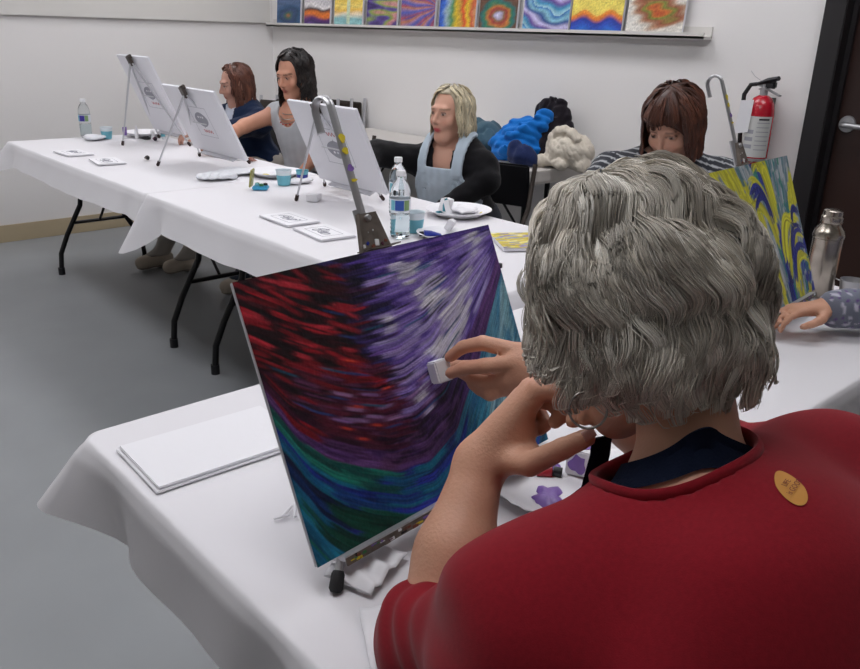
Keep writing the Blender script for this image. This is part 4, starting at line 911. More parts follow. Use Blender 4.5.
# ================================================================== coats and bags on the side table
SZ = 0.742
def folds(d, amp, k, seed): return lambda p: d(p) + amp * bnoise(p, k, seed) + amp * .45 * bnoise(p, k * 2.6, seed + 1)
def heap(name, label, cat, c, fs, k, amp, kk, seed, ext, col, res=.008):
    f = folds(U(fs, k), amp * .8, kk, seed); g = lambda p: np.maximum(f(p) - amp * .5 + amp * 1.3 * (1 - np.minimum(1, 2.2 * np.abs(bnoise(p, kk * 1.25, seed + 2)))) , -p[:, 2])
    def cols(v): return np.array(lin(col)) * (1 + .05 * bnoise(v, 25, seed + 5))[:, None]
    return lump(name, label, cat, c, g, (-ext[0], -ext[1], -.01), (ext[0], ext[1], ext[2]), res, 'cloth_attr', cols)
P = lambda u, v, x: onx(u, v, x)
heap('folded_jacket', 'grey-green padded jacket folded at the far end of the coats', 'jacket', (3.16, 3.12, SZ), [el((0, 0, .06), (.12, .14, .08)), el((.03, -.03, .12), (.09, .09, .05)), rc((0, -.10, .08), (0, .08, .13), .045)], .04, .010, 22, 3, (.2, .24, .24), '#46606e')
heap('blue_jacket', 'bright blue padded jacket heaped between the grey jacket and the dark coat', 'jacket', (3.16, 2.80, SZ), [el((0, .03, .07), (.12, .16, .085)), el((0, -.01, .13), (.10, .11, .08)), rc((0, -.05, .12), (.03, -.10, .22), .05, .035), rc((.03, -.10, .22), (.0, -.13, .19), .035, .03)], .025, .013, 30, 5, (.2, .27, .32), '#1670c4')
heap('dark_coat', 'dark brown-black coat bunched behind the blue jacket', 'coat', (3.245, 2.74, SZ), [el((0, 0, .10), (.07, .13, .12)), el((.05, .055, .19), (.028, .06, .13), np.array([[1, 0, 0], [0, math.cos(.3), -math.sin(.3)], [0, math.sin(.3), math.cos(.3)]])), el((.05, -.10, .17), (.03, .05, .14), np.array([[1, 0, 0], [0, math.cos(.35), math.sin(.35)], [0, -math.sin(.35), math.cos(.35)]])), rc((-.06, -.06, .05), (.0, -.06, .15), .05)], .03, .010, 24, 7, (.18, .26, .36), '#1f1a20')
heap('navy_bag', 'dark navy bag at the foot of the blue jacket', 'bag', (3.05, 2.695, SZ), [el((0, 0, .045), (.05, .085, .055)), rc((0, -.06, .03), (0, .05, .08), .03)], .03, .006, 30, 9, (.1, .14, .14), '#1c2850')
sc = []
for i in range(5):
    a0 = i * 1.25; pts = [((.02 - .01 * i), .085 * math.cos(a0 + t), .115 + .07 * math.sin(a0 + t) * (1 - .1 * i)) for t in np.linspace(0, 2.6, 6)]
    for a, b in zip(pts[:-1], pts[1:]): sc.append((rc((a[0] - .062 + .016 * i, a[1] * (1 - .12 * i), a[2]), (b[0] - .062 + .016 * i, b[1] * (1 - .12 * i), b[2]), .023), .002))
sc += [(el((0, 0, .09), (.09, .13, .085)), .01), (rc((-.07, .12, .03), (-.03, .02, .06), .032), .012), (rc((-.08, -.02, .03), (-.02, .10, .045), .03), .01), (rc((-.02, -.10, .03), (.02, .02, .05), .04), .01)]
heap('cream_scarf', 'thick cream knitted scarf coiled in a heap on the side table', 'scarf', (3.16, 2.49, SZ), sc, .012, .004, 40, 11, (.2, .22, .26), '#d3cabb', .005)

# folding chairs: seat, backrest, frame, legs
def folding_chair(label, x, y, rz, group=None):
    t = thing('folding_chair', label, 'chair', (x, y, 0), rz, group)     # faces local +y
    m = MB(); m.box((0, .0, .445), (.40, .39, .025), 'black_plastic', bev=.010); m.build('seat', t, True)
    Rb = np.array([[1, 0, 0], [0, math.cos(.17), -math.sin(.17)], [0, math.sin(.17), math.cos(.17)]]).T
    m = MB(); m.box((0, -.235, .70), (.41, .018, .20), 'black_plastic', Rb, bev=.008); m.build('backrest', t, True)
    for s in (-1, 1):
        m = MB(); m.tube([(s * .215, .23, .0), (s * .215, .10, .26), (s * .215, -.10, .46), (s * .215, -.215, .60), (s * .215, -.26, .80)], .011, 'bracket', 10); m.build('side_frame', t, True)
        m = MB(); m.tube([(s * .195, -.24, .0), (s * .195, -.08, .22), (s * .195, .10, .43)], .011, 'bracket', 10); m.build('leg', t, True)
    m = MB(); m.tube([(-.195, -.19, .07), (.195, -.19, .07)], .007, 'bracket', 8); m.build('stretcher', t, True)
    return t
t = thing('folded_chair', 'folded grey chair leaning on the wall, one of a close row', 'folded chair', (3.30, 4.62, 0), rad(8), 'folded chairs leaning by the corner')
for s in (-1, 1): m = MB(); m.tube([(-.09, s * .21, .0), (.05, s * .21, .60), (.085, s * .20, .92)], .011, 'aluminium_pale', 10); m.build('side_frame', t, True)
MB().box((.06, 0, .80), (.018, .38, .19), 'bracket', bev=.006).build('backrest', t, True); MB().box((-.02, 0, .42), (.022, .37, .38), 'bracket', bev=.008).build('seat', t, True)
for i in range(1, 5): copy_thing(t, (3.30 - .10 * i, 4.62 + .02 * i, 0), rad(8 + 3 * i))
# ================================================================== people
SK = lin('#c99a82')
def head_parts(H, R, s=1.0):
    """H = middle of the head, R columns: right, forward, up"""
    q = lambda x, y, z: H + R @ (np.array([x, y, z]) * s)
    E = lambda c, r: el(q(*c), np.array(r) * s, R)
    C = lambda a, b, ra, rb: rc(q(*a), q(*b), ra * s, rb * s)
    add = [(E((0, -.018, .035), (.073, .092, .080)), .01), (E((0, .018, -.025), (.057, .070, .078)), .025), (C((-.013, .055, -.093), (.013, .055, -.093), .020, .020), .025),
           (C((-.044, -.005, -.055), (-.014, .050, -.088), .018, .016), .025), (C((.044, -.005, -.055), (.014, .050, -.088), .018, .016), .025),
           (E((-.036, .058, -.022), (.022, .020, .020)), .02), (E((.036, .058, -.022), (.022, .020, .020)), .02), (C((-.030, .074, .030), (.030, .074, .030), .012, .012), .015),
           (C((0, .086, .016), (0, .104, -.018), .006, .0095), .010), (C((-.012, .092, -.024), (.012, .092, -.024), .0065, .0065), .006),
           (E((0, .081, -.049), (.021, .009, .005)), .004), (E((0, .080, -.059), (.018, .009, .006)), .004), (C((-.012, .072, -.040), (.012, .072, -.040), .014, .014), .012)]
    for x in (-.030, .030): add.append((E((x, .071, .010), (.015, .0125, .0115)), .002))
    ears = []
    for sx in (-1, 1): ears += [(E((sx * .073, -.008, -.004), (.008, .017, .030)), .006), (C((sx * .078, -.012, .02), (sx * .078, -.016, -.012), .005, .004), .004)]
    hf = U(add)
    for x in (-.030, .030): hf = SUB(hf, E((x, .092, .011), (.019, .014, .011)), .010)
    hf = U([hf, (U([(E((x, .072, .010), (.0135, .0115, .0105)), .001) for x in (-.030, .030)]), .001)])
    hf = SUB(hf, E((0, .098, -.0545), (.020, .012, .0012)), .002)
    return U([hf] + ears)
def head_cols(v, H, R, s, skin, lips, brow, eye='#2a1c14'):
    p = ((v - H) @ R) / s; c = np.tile(np.array(skin, np.float32), (len(v), 1)); n = bnoise(v, 55, 2)
    c *= (1 + .05 * n)[:, None]
    def blend(m, col, k=1.0): m = (np.clip(m, 0, 1) * k)[:, None]; c[:] = c * (1 - m) + np.array(col) * m
    front = p[:, 1] > .05
    blend(np.where(front, np.exp(-(((np.abs(p[:, 0]) - .038) / .016) ** 2 + ((p[:, 2] + .025) / .016) ** 2)), 0), np.array(skin) * np.array([1.05, .72, .68]), .35)
    blend(np.where(front & (p[:, 1] > .07), 1.6 - ((p[:, 0] / .023) ** 2 + ((p[:, 2] + .054) / .0115) ** 2) * 1.6, 0), lin(lips), .9)
    az = np.abs(np.abs(p[:, 0]) - .031); bz = p[:, 2] - (.030 - 6 * (np.abs(p[:, 0]) - .031) ** 2)
    blend(np.where(front & (az < .017), 1.5 - np.abs(bz) / .0032, 0), lin(brow), .75)
    ex = np.abs(p[:, 0]) - .030; ez_ = p[:, 2] - .0095
    blend(np.where(front, 2.2 - 2.2 * ((ex / .0125) ** 2 + (ez_ / .0048) ** 2), 0), lin('#b3a49c'), 1)
    blend(np.where(front, 3 - 3 * ((ex / .0058) ** 2 + (ez_ / .0052) ** 2), 0), lin(eye), 1)
    blend(np.where(front & (np.abs(ex) < .0165), 1.6 - np.abs(ez_ - .0068 + 14 * ex ** 2) / .0018, 0), lin('#30201a'), .85)
    return c
def finger(pts, r0, r1):
    out = []; n = len(pts) - 1
    for i in range(n): a = r0 + (r1 - r0) * i / n; b = r0 + (r1 - r0) * (i + 1) / n; out.append((rc(pts[i], pts[i + 1], a, b), .002))
    return out
def loose_hand(W, d, up, s=1.0, curl=.5, side=1):
    """relaxed hand: W wrist, d pointing direction, up = back-of-hand normal, side = thumb side along cross(d, up)"""
    d = np.array(d, float); d /= np.linalg.norm(d); up = np.array(up, float); up -= d * (up @ d); up /= np.linalg.norm(up); x = np.cross(d, up) * side; parts = []
    P = lambda a, b, c: W + (d * a + x * b + up * c) * s
    for i, (b, L) in enumerate(((.027, .070), (.009, .078), (-.009, .072), (-.026, .056))):
        m = P(.085 - .004 * abs(i - 1), b, 0); parts.append((rc(P(.01, b * .55, 0), m, .015 * s, .0105 * s), .012))
    f = []
    for i, (b, L) in enumerate(((.027, .070), (.009, .078), (-.009, .072), (-.026, .056))):
        p = P(.085 - .004 * abs(i - 1), b, 0); a = .25 + .25 * curl; pts = [p]
        for k, q in enumerate((.45, .30, .25)):
            dd = d * math.cos(a) - up * math.sin(a); p = p + dd * L * q * s; pts.append(p); a += curl * 1.0
        f += finger(pts, .0088 * s, .0066 * s)
    t = [P(.018, .026, -.006), P(.045, .048, -.016), P(.072, .052, -.024), P(.092, .046, -.030)]
    f += finger(t, .0125 * s, .008 * s)
    return U([U(parts), (U(f), .004)])

def strands_mesh(name, S, wd, cols, parent, m='hair_attr', n=3):
    """S (N,K,3) strand centre lines -> one mesh of fine tapered tubes"""
    S = np.asarray(S, np.float32); N, K, _ = S.shape; T = np.gradient(S, axis=1); T /= np.linalg.norm(T, axis=2, keepdims=True) + 1e-9
    A = np.cross(T, np.array([.31, .52, .79])); A /= np.linalg.norm(A, axis=2, keepdims=True) + 1e-9; Bn = np.cross(T, A)
    tp = np.interp(np.linspace(0, 1, K), [0, .1, .7, 1], [.6, 1, .85, .15]); W_ = (np.asarray(wd) * np.ones(N))[:, None] * tp[None]
    V = np.stack([S + (A * math.cos(2 * PI * j / n) + Bn * math.sin(2 * PI * j / n)) * W_[..., None] for j in range(n)], 2).reshape(-1, 3)
    b = (np.arange(N)[:, None, None] * K + np.arange(K - 1)[None, :, None]) * n; j = np.arange(n)[None, None]; j2 = (j + 1) % n
    F = np.stack([b + j, b + j2, b + n + j2, b + n + j], -1).reshape(-1, 4)
    C = np.repeat(np.asarray(cols, np.float32), K * n, axis=0)
    return mesh_obj(name, V, F, m, parent, True, None, C)
def join_into(a, b):
    """merge mesh b into a (both already one thing's single part)"""
    bm = bmesh.new(); bm.from_mesh(a.data); bm.from_mesh(b.data); bm.to_mesh(a.data); bm.free(); bpy.data.objects.remove(b)

def person(label, H, look, face_az, shoulders, arms, cloth, hair, skin='#c99a82', lips='#a8584e', brow='#4a352a', s=1.0, pelvis=None, feet=True, res=.0065, name_cat='person', neck_lean=None, sleeve=(1.0, 1.0), hands=True, knee_w=.10, trousers='#8e8a85', hcurl=.6, nbs=(0, 0, 0), neck_r=.041, feet_at=None, extra=None, headroll=0.0, arm_k=1.0):
    """seated figure. arms: ((elbow, wrist, finger dir, back of hand) left, right) in world space"""
    H = np.array(H, float); Rh = frame(look) @ np.array([[math.cos(headroll), 0, math.sin(headroll)], [0, 1, 0], [-math.sin(headroll), 0, math.cos(headroll)]]); fw = np.array([math.cos(face_az), math.sin(face_az), 0]); rt = np.array([fw[1], -fw[0], 0]); up = np.array([0, 0, 1.0])
    t = thing('person', label, 'person', (float(H[0]), float(H[1]), 0)); base = np.array([H[0], H[1], 0.0]); L = lambda p: np.array(p, float) - base
    H = L(H); shL, shR = [L(x) for x in shoulders]; mid = (shL + shR) / 2
    pel = L(pelvis) if pelvis is not None else mid * np.array([1, 1, 0]) - fw * .10 + up * .57
    nb = mid + up * .035 - fw * .015 + np.array(nbs); chest = mid * .62 + pel * .38 + fw * .02
    headf = head_parts(H, Rh, s)
    neck = U([(rc(H + Rh @ np.array([0, -.030, -.050]) * s, nb - fw * .012, neck_r * s, .048 * s), .02), (rc(nb, (nb + shL) / 2, .045, .04), .03), (rc(nb, (nb + shR) / 2, .045, .04), .03)])
    torso = [(rc(shL, mid, .052, .06), .04), (rc(shR, mid, .052, .06), .04), (el(chest + up * .06, (.155 * s, .105, .17), np.array([rt, fw, up]).T), .06), (el((chest + pel) / 2, (.135 * s, .10, .16), np.array([rt, fw, up]).T), .05), (el(pel, (.17, .125, .12), np.array([rt, fw, up]).T), .05)]
    armf = []; slf = []; handf = []
    for (e, wr, hd, hb, side), sh in zip(arms, (shL, shR)):
        e = L(e); wr = L(wr)
        armf += [(rc(sh, e, .047, .036 * arm_k), .03), (rc(e, (e + wr) / 2, .036 * arm_k, .035 * arm_k), .02), (rc((e + wr) / 2, wr, .035 * arm_k, .023 * arm_k), .02)]
        if hands: handf.append((loose_hand(wr, hd, hb, .95 * s, hcurl, side), .012))
    legs = []; shoes = []
    if feet:
        for i, q in enumerate((-1, 1)):
            hip = pel + rt * q * .085; knee = hip + fw * .40 + rt * q * (knee_w - .06) - up * .04; knee[2] = .49; an = knee + fw * .02; an[2] = .09
            if feet_at is not None: an = L([feet_at[i][0], feet_at[i][1], .09])
            legs += [(rc(hip, knee, .085, .058), .04), (rc(knee, (knee + an) / 2 - fw * .01, .056, .052), .02), (rc((knee + an) / 2 - fw * .01, an, .052, .036), .02), (rc(an, an + fw * .10 - up * .045, .034, .028), .02)]; shoes.append(an)
    body = U([headf, (neck, .008), (U(torso), .03), (U(armf), .03)] + ([(U(legs), .03)] if legs else []) + handf + [(g, k_) for g, k_ in (extra(L) if extra else [])])
    pts = [H, shL, shR, pel, nb] + [L(a[0]) for a in arms] + [L(a[1]) for a in arms] + [L(a[1]) + np.array(a[2]) * .2 for a in arms] + shoes + [x + fw * .15 for x in shoes] + [pel + fw * .45 + rt * .2, pel + fw * .45 - rt * .2]
    lo = np.min(pts, 0) - .16; hi = np.max(pts, 0) + .16; lo[2] = max(lo[2], .0)
    if not shoes: lo[2] = .3
    sk = lin(skin)
    bo = sdf_obj('body', body, lo, hi, res, 'skin_attr', t, lambda v: head_cols(v, H, Rh, s, sk, lips, brow))
    # clothes: an offset skin of the same limbs
    for c in cloth: c(t, dict(H=H, Rh=Rh, shL=shL, shR=shR, mid=mid, pel=pel, nb=nb, chest=chest, fw=fw, rt=rt, up=up, torso=torso, body=body, arms=[(L(a[0]), L(a[1])) for a in arms], L=L, legs=legs, lo=lo, hi=hi, shoes=shoes, s=s, res=res))
    if legs:
        lf = U(legs); pf = U([(lambda p: lf(p) - .010), (lambda p: el(pel, (.17, .125, .12), np.array([rt, fw, up]).T)(p) - .012, .03)])
        g = lambda p: np.maximum(folds(pf, .003, 26, 4)(p), .075 - p[:, 2])
        sdf_obj('trousers', g, [lo[0], lo[1], 0.02], [hi[0], hi[1], .75], .009, 'cloth_attr', t, lambda v: np.array(lin(trousers)) * (1 + .06 * bnoise(v, 20, 1))[:, None])
        for an in shoes:
            a = an.copy(); f = U([(rc([a[0], a[1], .055] - fw * .025, np.array([a[0], a[1], .045]) + fw * .13, .045, .034), .02), (rc([a[0], a[1], .09], [a[0], a[1], .05], .042, .045), .02), (el(np.array([a[0], a[1], .05]) + fw * .11, (.045, .05, .032), np.array([rt, fw, up]).T), .02)])
            g2 = lambda p, f=f: np.maximum(f(p), .016 - p[:, 2]); o = sdf_obj('shoe', g2, a - [.22, .22, .1], a + [.22, .22, .06], .006, 'cloth_attr', t, lambda v: np.array(lin('#b8ac9c')) * (1 + .10 * bnoise(v, 45, 1))[:, None])
            g3 = lambda p, f=f: np.maximum(f(p) - .004, np.abs(p[:, 2] - .012) - .011); sdf_obj('shoe_sole', g3, a - [.22, .22, .1], a + [.22, .22, .06], .006, 'shoe_sole', o)
    if hair: hair(t, H, Rh, s)
    return t

def garment(name, col, off=.012, sleeve=1.0, neck=(.075, .02, .07), vneck=0.0, stripes=None, low=.0, amp=.003, pattern=None, keep=None, label=None, sides=(1, 1)):
    def make(t, K):
        tf = U(K['torso']); arms = []
        for i, ((e, wr), sh) in enumerate(zip(K['arms'], (K['shL'], K['shR']))):
            if not sides[i] or sleeve <= 0: continue
            if sleeve >= 1: arms += [(rc(sh, e, .050, .040), .03), (rc(e, e + (wr - e) * min(.93, sleeve), .040, .031), .02)]
            else: arms += [(rc(sh, sh + (e - sh) * sleeve, .052, .046), .03)]
        f0 = U([tf, (rc(K['nb'] - K['up'] * .02, K['mid'], .055, .06), .02)] + [(a[0], a[1]) for a in arms]); f1 = folds(lambda p: f0(p) - off, amp, 30, 8)
        nk = rc(K['nb'] - K['up'] * .005 + K['fw'] * neck[1], K['nb'] + K['up'] * .25 + K['fw'] * .05, neck[0], neck[0] + .03)
        nks = [(nk, .0)]
        if vneck:
            c = K['mid'] + K['fw'] * .12; nks = [nk, (rc(K['nb'] + K['fw'] * .08, c - K['up'] * vneck, .055, .012), .01)]
            g = U([nks[0], nks[1]])
        else: g = nk
        def f(p):
            d = np.maximum(f1(p), -g(p)); d = np.maximum(d, (K['pel'][2] + low) - p[:, 2])
            if keep: d = np.maximum(d, keep(p, K))
            return d
        cl = np.array(lin(col))
        def cols(v):
            c = np.tile(cl, (len(v), 1)) * (1 + .05 * bnoise(v, 40, 3))[:, None]
            if pattern: c = pattern(v, c, K)
            return c
        lo = K['lo'].copy(); lo[2] = max(lo[2], K['pel'][2] - .1)
        o = sdf_obj(name, f, lo, K['hi'], K['res'], 'cloth_attr', t, cols)
        if label: o['label'] = label
    return make
def apron(col, label=None, off=.024, width=.105, top=.02, strap=True):
    def make(t, K):
        tf = U([(U(K['torso']), .02), (rc(K['nb'] - K['up'] * .02, K['mid'], .055, .06), .02), (rc(K['shL'], K['mid'], .050, .05), .03), (rc(K['shR'], K['mid'], .050, .05), .03)] + [(rc(sh, e, .050, .040), .03) for (e, w_), sh in zip(K['arms'], (K['shL'], K['shR']))]); f1 = folds(lambda p: np.abs(tf(p) - off) - .0062, .0028, 34, 5)
        def f(p):
            q = p - K['mid']; x = q @ K['rt']; y = q @ K['fw']; z = q[:, 2]
            w = np.interp(z, [-.5, -.16, top - .02], [width + .07, width + .05, width - .02])
            d = np.maximum(np.maximum(f1(p), np.abs(x) - w), z - top - .08 * (np.abs(x) / width) ** 2 * 0); d = np.maximum(d, .0 - y + .01)
            if strap:   # straps up over the shoulders
                s_ = np.maximum(np.maximum(np.abs(tf(p) - off) - .0062, np.abs(np.abs(x) - .085) - .022), np.maximum(-y - .02, top - .03 - z)); d = np.minimum(d, s_)
            return np.maximum(d, K['pel'][2] - .02 - p[:, 2])
        lo = K['lo'].copy(); lo[2] = K['pel'][2] - .05
        o = sdf_obj('apron', f, lo, K['hi'], K['res'] * .8, 'cloth_attr', t, lambda v: np.array(lin(col)) * (1 + .07 * bnoise(v, 55, 3))[:, None])
        if label: o['label'] = label
    return make

def locks(t, H, R, s, r, length, n, ncl, cols, width, seed, off=(0, -.012, .03), open_deg=60, bang=None, part=0.0, wave=.010, wl=.09, lockL=(.07, .13), flare=.4, tuckm=8.0, front_len=None, vary=.35, curl=.004, K=14, cap_r=.91, world=.65, dn_r=.055, name='hair', shade=.3, lumps=.004):
    """hair as overlapping locks laid all over the head's hair volume; each follows the combing direction"""
    rng = np.random.default_rng(seed); r = np.array(r) * s; c0 = H + R @ np.array(off) * s; R0 = r.mean(); eq = 1.58
    meq = eq * R0; length = length * s; op = rad(open_deg); fl = (front_len or length / s) * s
    A0 = rng.uniform(-PI, PI, ncl); u = rng.uniform(0, 1, ncl); m0 = np.where(u < .62, np.arccos(1 - u / .62 * 1.0) * R0, meq + (u - .62) / .38 * max(.01, length - meq)) * .96
    m0 = np.clip(m0, .002, length - .03); cl = rng.integers(0, ncl, n); L = rng.uniform(*lockL, ncl) * s; ph = 2.6 * A0 + 1.4 * np.sin(2 * A0 + 1) + rng.normal(0, .5, ncl); wlk = rng.uniform(.85, 1.18, ncl); lift = rng.normal(0, 1, ncl); kk = rng.normal(0, 1, ncl)
    dA = rng.normal(0, .06, n); dm = rng.normal(0, .008 * s, n); dl = rng.normal(0, .004, n)
    S = np.zeros((n, K, 3)); ok = np.ones(n, bool)
    for k in range(K):
        f = k / (K - 1); m = np.clip(m0[cl] + dm, 0.001, None) + L[cl] * f
        lim = np.interp(np.abs(A0[cl]), [0, op, 1.75, PI], [fl, fl, .45 * fl + .55 * length, length]) + kk[cl] * .008 * s
        if bang: lim = np.where(np.abs(A0[cl]) < op, (bang + .004 * kk[cl]) * s, lim)
        m = np.minimum(m, lim + .002 * f)
        A = A0[cl] + dA * (1 - .65 * f)
        W = wave / .1 * (np.sin(2 * PI * m / (wl * s * wlk[cl]) + ph[cl]) + .4 * np.sin(2 * PI * m / (wl * .47 * s) + 2 * ph[cl])) * np.clip(m / .06, 0, 1)
        if not bang:
            sg = np.where(A0[cl] > part, 1.0, -1.0); S_ = np.clip((m - .025 * s) / (.095 * s), 0, 1); S_ = S_ * S_ * (3 - 2 * S_); tgt = sg * (op + .10 + .10 * np.abs(lift[cl]))
            A = np.where(np.abs(A0[cl]) < op, A + (tgt - A) * S_, A)
        A = A + W
        th = np.minimum(m / R0, eq); drop = np.maximum(0, m - meq)
        lay = .985 + .035 * f + .012 * lift[cl] + dl + lumps / R0 * np.sin(7 * A + 40 * m + 1.3) * np.clip(m / .05, 0, 1) + curl / R0 * np.sin(2 * PI * m / (wl * .8 * s) + 1.7 * ph[cl]) * np.clip(m / .05, 0, 1)
        rr = lay * (1 + flare * drop - tuckm * np.maximum(0, drop - .04) ** 2)
        q = np.stack([np.sin(th) * np.sin(A) * r[0] * rr, np.sin(th) * np.cos(A) * r[1] * rr, np.cos(th) * r[2] * lay], 1)
        S[:, k] = c0 + q @ R.T - drop[:, None] * ((1 - world) * R[:, 2] + world * np.array([0, 0, 1.0]))
    span = np.linalg.norm(S[:, -1] - S[:, 0], axis=1); S = S[span > .012 * s]; cl = cl[span > .012 * s]; n = len(S)
    pal = np.array([lin(c) for c in cols]); C = (pal[rng.integers(0, len(pal), ncl)] * rng.uniform(1 - vary, 1 + vary, ncl)[:, None])[cl] * .6 + pal[rng.integers(0, len(pal), n)] * .4
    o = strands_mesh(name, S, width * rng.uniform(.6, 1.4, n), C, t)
    cs = [(el(c0, r * cap_r, R), .02)]; low = length - meq
    if low > .03:
        b0 = c0 - R @ V3(0, r[1] * .25, .0); cs.append((rc(b0, b0 - R @ V3(0, r[1] * .12, 0) - np.array([0, 0, 1.0]) * max(.01, low - .055), dn_r * 1.15 * s, dn_r * .8 * s), .03))
    f = SUB(U(cs), el(H + R @ V3(0, .090, -.030) * s, np.array([.068, .084, .100 if not bang else .085]) * s, R), .01)
    if not bang: f = SUB(f, (lambda p: np.maximum(.040 * s - (p - H) @ R[:, 1], (p - H) @ R[:, 2] - .088 * s)), .012)
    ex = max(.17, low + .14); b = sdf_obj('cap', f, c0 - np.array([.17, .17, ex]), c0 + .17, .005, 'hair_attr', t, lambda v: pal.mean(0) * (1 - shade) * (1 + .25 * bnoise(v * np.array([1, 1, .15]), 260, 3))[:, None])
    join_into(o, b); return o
def hairdo(cols, length, n=1500, rad_=(.088, .108, .098), part=0.0, bang=None, wave=.004, open_deg=60, width=.0026, seed=1, flare=.3, back=.0, tuck=4.0, **kw):
    def make(t, H, R, s): return locks(t, H, R, s, rad_, length, n, 260, cols, width, seed, (0, -.012 - back, .030), open_deg, bang, part, wave, .10, (.10, .18), flare, tuck, vary=.45, curl=.002, K=12, lumps=.002, **kw)
    return make
V3 = lambda *a: np.array(a, float)
def side_shoulders(H, az, drop=.205, w=.175, back=.03, tilt=0.0):
    fw = V3(math.cos(az), math.sin(az), 0); rt = V3(fw[1], -fw[0], 0); m = np.array(H) - V3(0, 0, drop) - fw * back
    return (m - rt * w - V3(0, 0, tilt), m + rt * w + V3(0, 0, tilt))

# --- brown-haired woman in navy at the far end
H1 = V3(2.43, 4.38, 1.03); az1 = rad(186)
person('woman with long auburn brown hair in a navy jacket, seated second from the wall end', H1, (-.93, .22, -.26), az1, side_shoulders(H1, az1, .20),
       ((V3(2.26, 4.16, .80), V3(2.08, 4.20, .79), (-1, -.1, 0), (0, 0, 1), -1), (V3(2.30, 4.60, .82), V3(2.12, 4.52, .90), (-1, 0, .3), (0, .4, 1), 1)),
       [garment('navy_jacket', '#14233f', .016, 1.3, vneck=.16), garment('white_top', '#c9cedb', .009, 0, neck=(.06, .02, .07))],
       hairdo(['#5a3426', '#6b4030', '#4a2a20', '#7a4a36', '#5f382a'], .40, 2200, rad_=(.084, .104, .094), part=.1, seed=3, flare=.25), skin='#c49684', s=.97, trousers='#a09a92', feet_at=((2.02, 4.30), (1.93, 4.47)))
# --- dark-haired woman reaching to her board
H2 = V3(2.40, 3.72, 1.115); az2 = rad(192)
def necklace(t, K):
    for rr, z in ((.068, -.02), (.075, -.045), (.082, -.065)):
        m = MB(); c = K['nb'] + K['fw'] * .045
        pts = [c + K['rt'] * rr * math.cos(a) + K['fw'] * (.062 + .012 * (z < -.03)) * math.sin(a) + K['up'] * (z * math.sin(a) - .0) for a in np.linspace(-.15, PI + .15, 24)]
        m.tube(pts, .0022, 'silver', 6)
        if z < -.05:
            for p in pts[6:18:2]: m.lathe([(0, -.006), (.006, 0), (0, .006)], 'print_red', p - K['up'] * .006, 8)
        m.build('necklace', t, True)
person('woman with long black hair and light grey top, stretching her bare arm to the left', H2, (-.93, -.20, -.24), az2, side_shoulders(H2, az2, .205, .17),
       ((V3(2.48, 3.50, .82), V3(2.36, 3.62, .63), (-.8, .6, 0), (0, 0, 1), -1), (V3(2.20, 3.90, .855), V3(1.99, 3.80, .80), (-.9, -.5, .1), (.2, .3, 1), 1)),
       [garment('grey_top', '#b9bcc0', .010, 0.001, neck=(.085, .055, .1), vneck=0, sides=(0, 0), keep=lambda p, K: np.minimum((p - K['nb'])[:, 2] + .085 - .10 * ((p - K['nb']) @ K['rt'] / .1) ** 2, np.maximum((p - K['nb'])[:, 2] - .03, np.abs(np.abs((p - K['nb']) @ K['rt']) - .10) - .022))), necklace],
       hairdo(['#1b1412', '#231916', '#140e0d', '#33241e', '#17110f'], .47, 2600, rad_=(.088, .110, .106), part=-.25, wave=.010, seed=5, flare=.22, back=.006, tuck=1.5), skin='#c58f76', lips='#9a4a44', brow='#1d1310', s=1.0, trousers='#3a3f4a')
# --- blonde woman in a pale apron
H3 = V3(2.37, 2.50, 1.028); az3 = rad(196)
def pendant(t, K):
    c = K['nb'] + K['fw'] * .04; m = MB(); pts = [c + K['rt'] * .06 * math.cos(a) + K['fw'] * .072 * math.sin(a) - K['up'] * .055 * max(0, math.sin(a)) for a in np.linspace(0, PI, 20)]
    m.tube(pts, .0012, 'gold', 5); m.lathe([(0, -.006), (.005, 0), (0, .006)], 'gold', pts[10], 10); m.build('pendant', t, True)
person('blonde woman with chin-length hair in a pale blue apron over black', H3, (-.96, -.08, -.02), az3, side_shoulders(H3, az3, .205, .145),
       ((V3(2.42, 2.32, .78), V3(2.27, 2.42, .66), (-.8, .6, 0), (0, 0, 1), -1), (V3(2.16, 2.72, .865), V3(1.95, 2.64, .855), (-.8, -.7, .1), (.2, .3, 1), 1)),
       [garment('black_cardigan', '#121114', .013, 1.35, vneck=.14), apron('#b4c2cd', off=.030, width=.125, top=.0), pendant],
       hairdo(['#d8c9a6', '#c8ba9a', '#b0a58c', '#e6dcc0', '#9a907c', '#ded0b0'], .255, 2200, rad_=(.086, .106, .100), part=-.5, open_deg=62, seed=7, flare=.9, tuck=14), skin='#cc9c86', lips='#b03040', brow='#8a6e54', s=.97, trousers='#2a2c34')
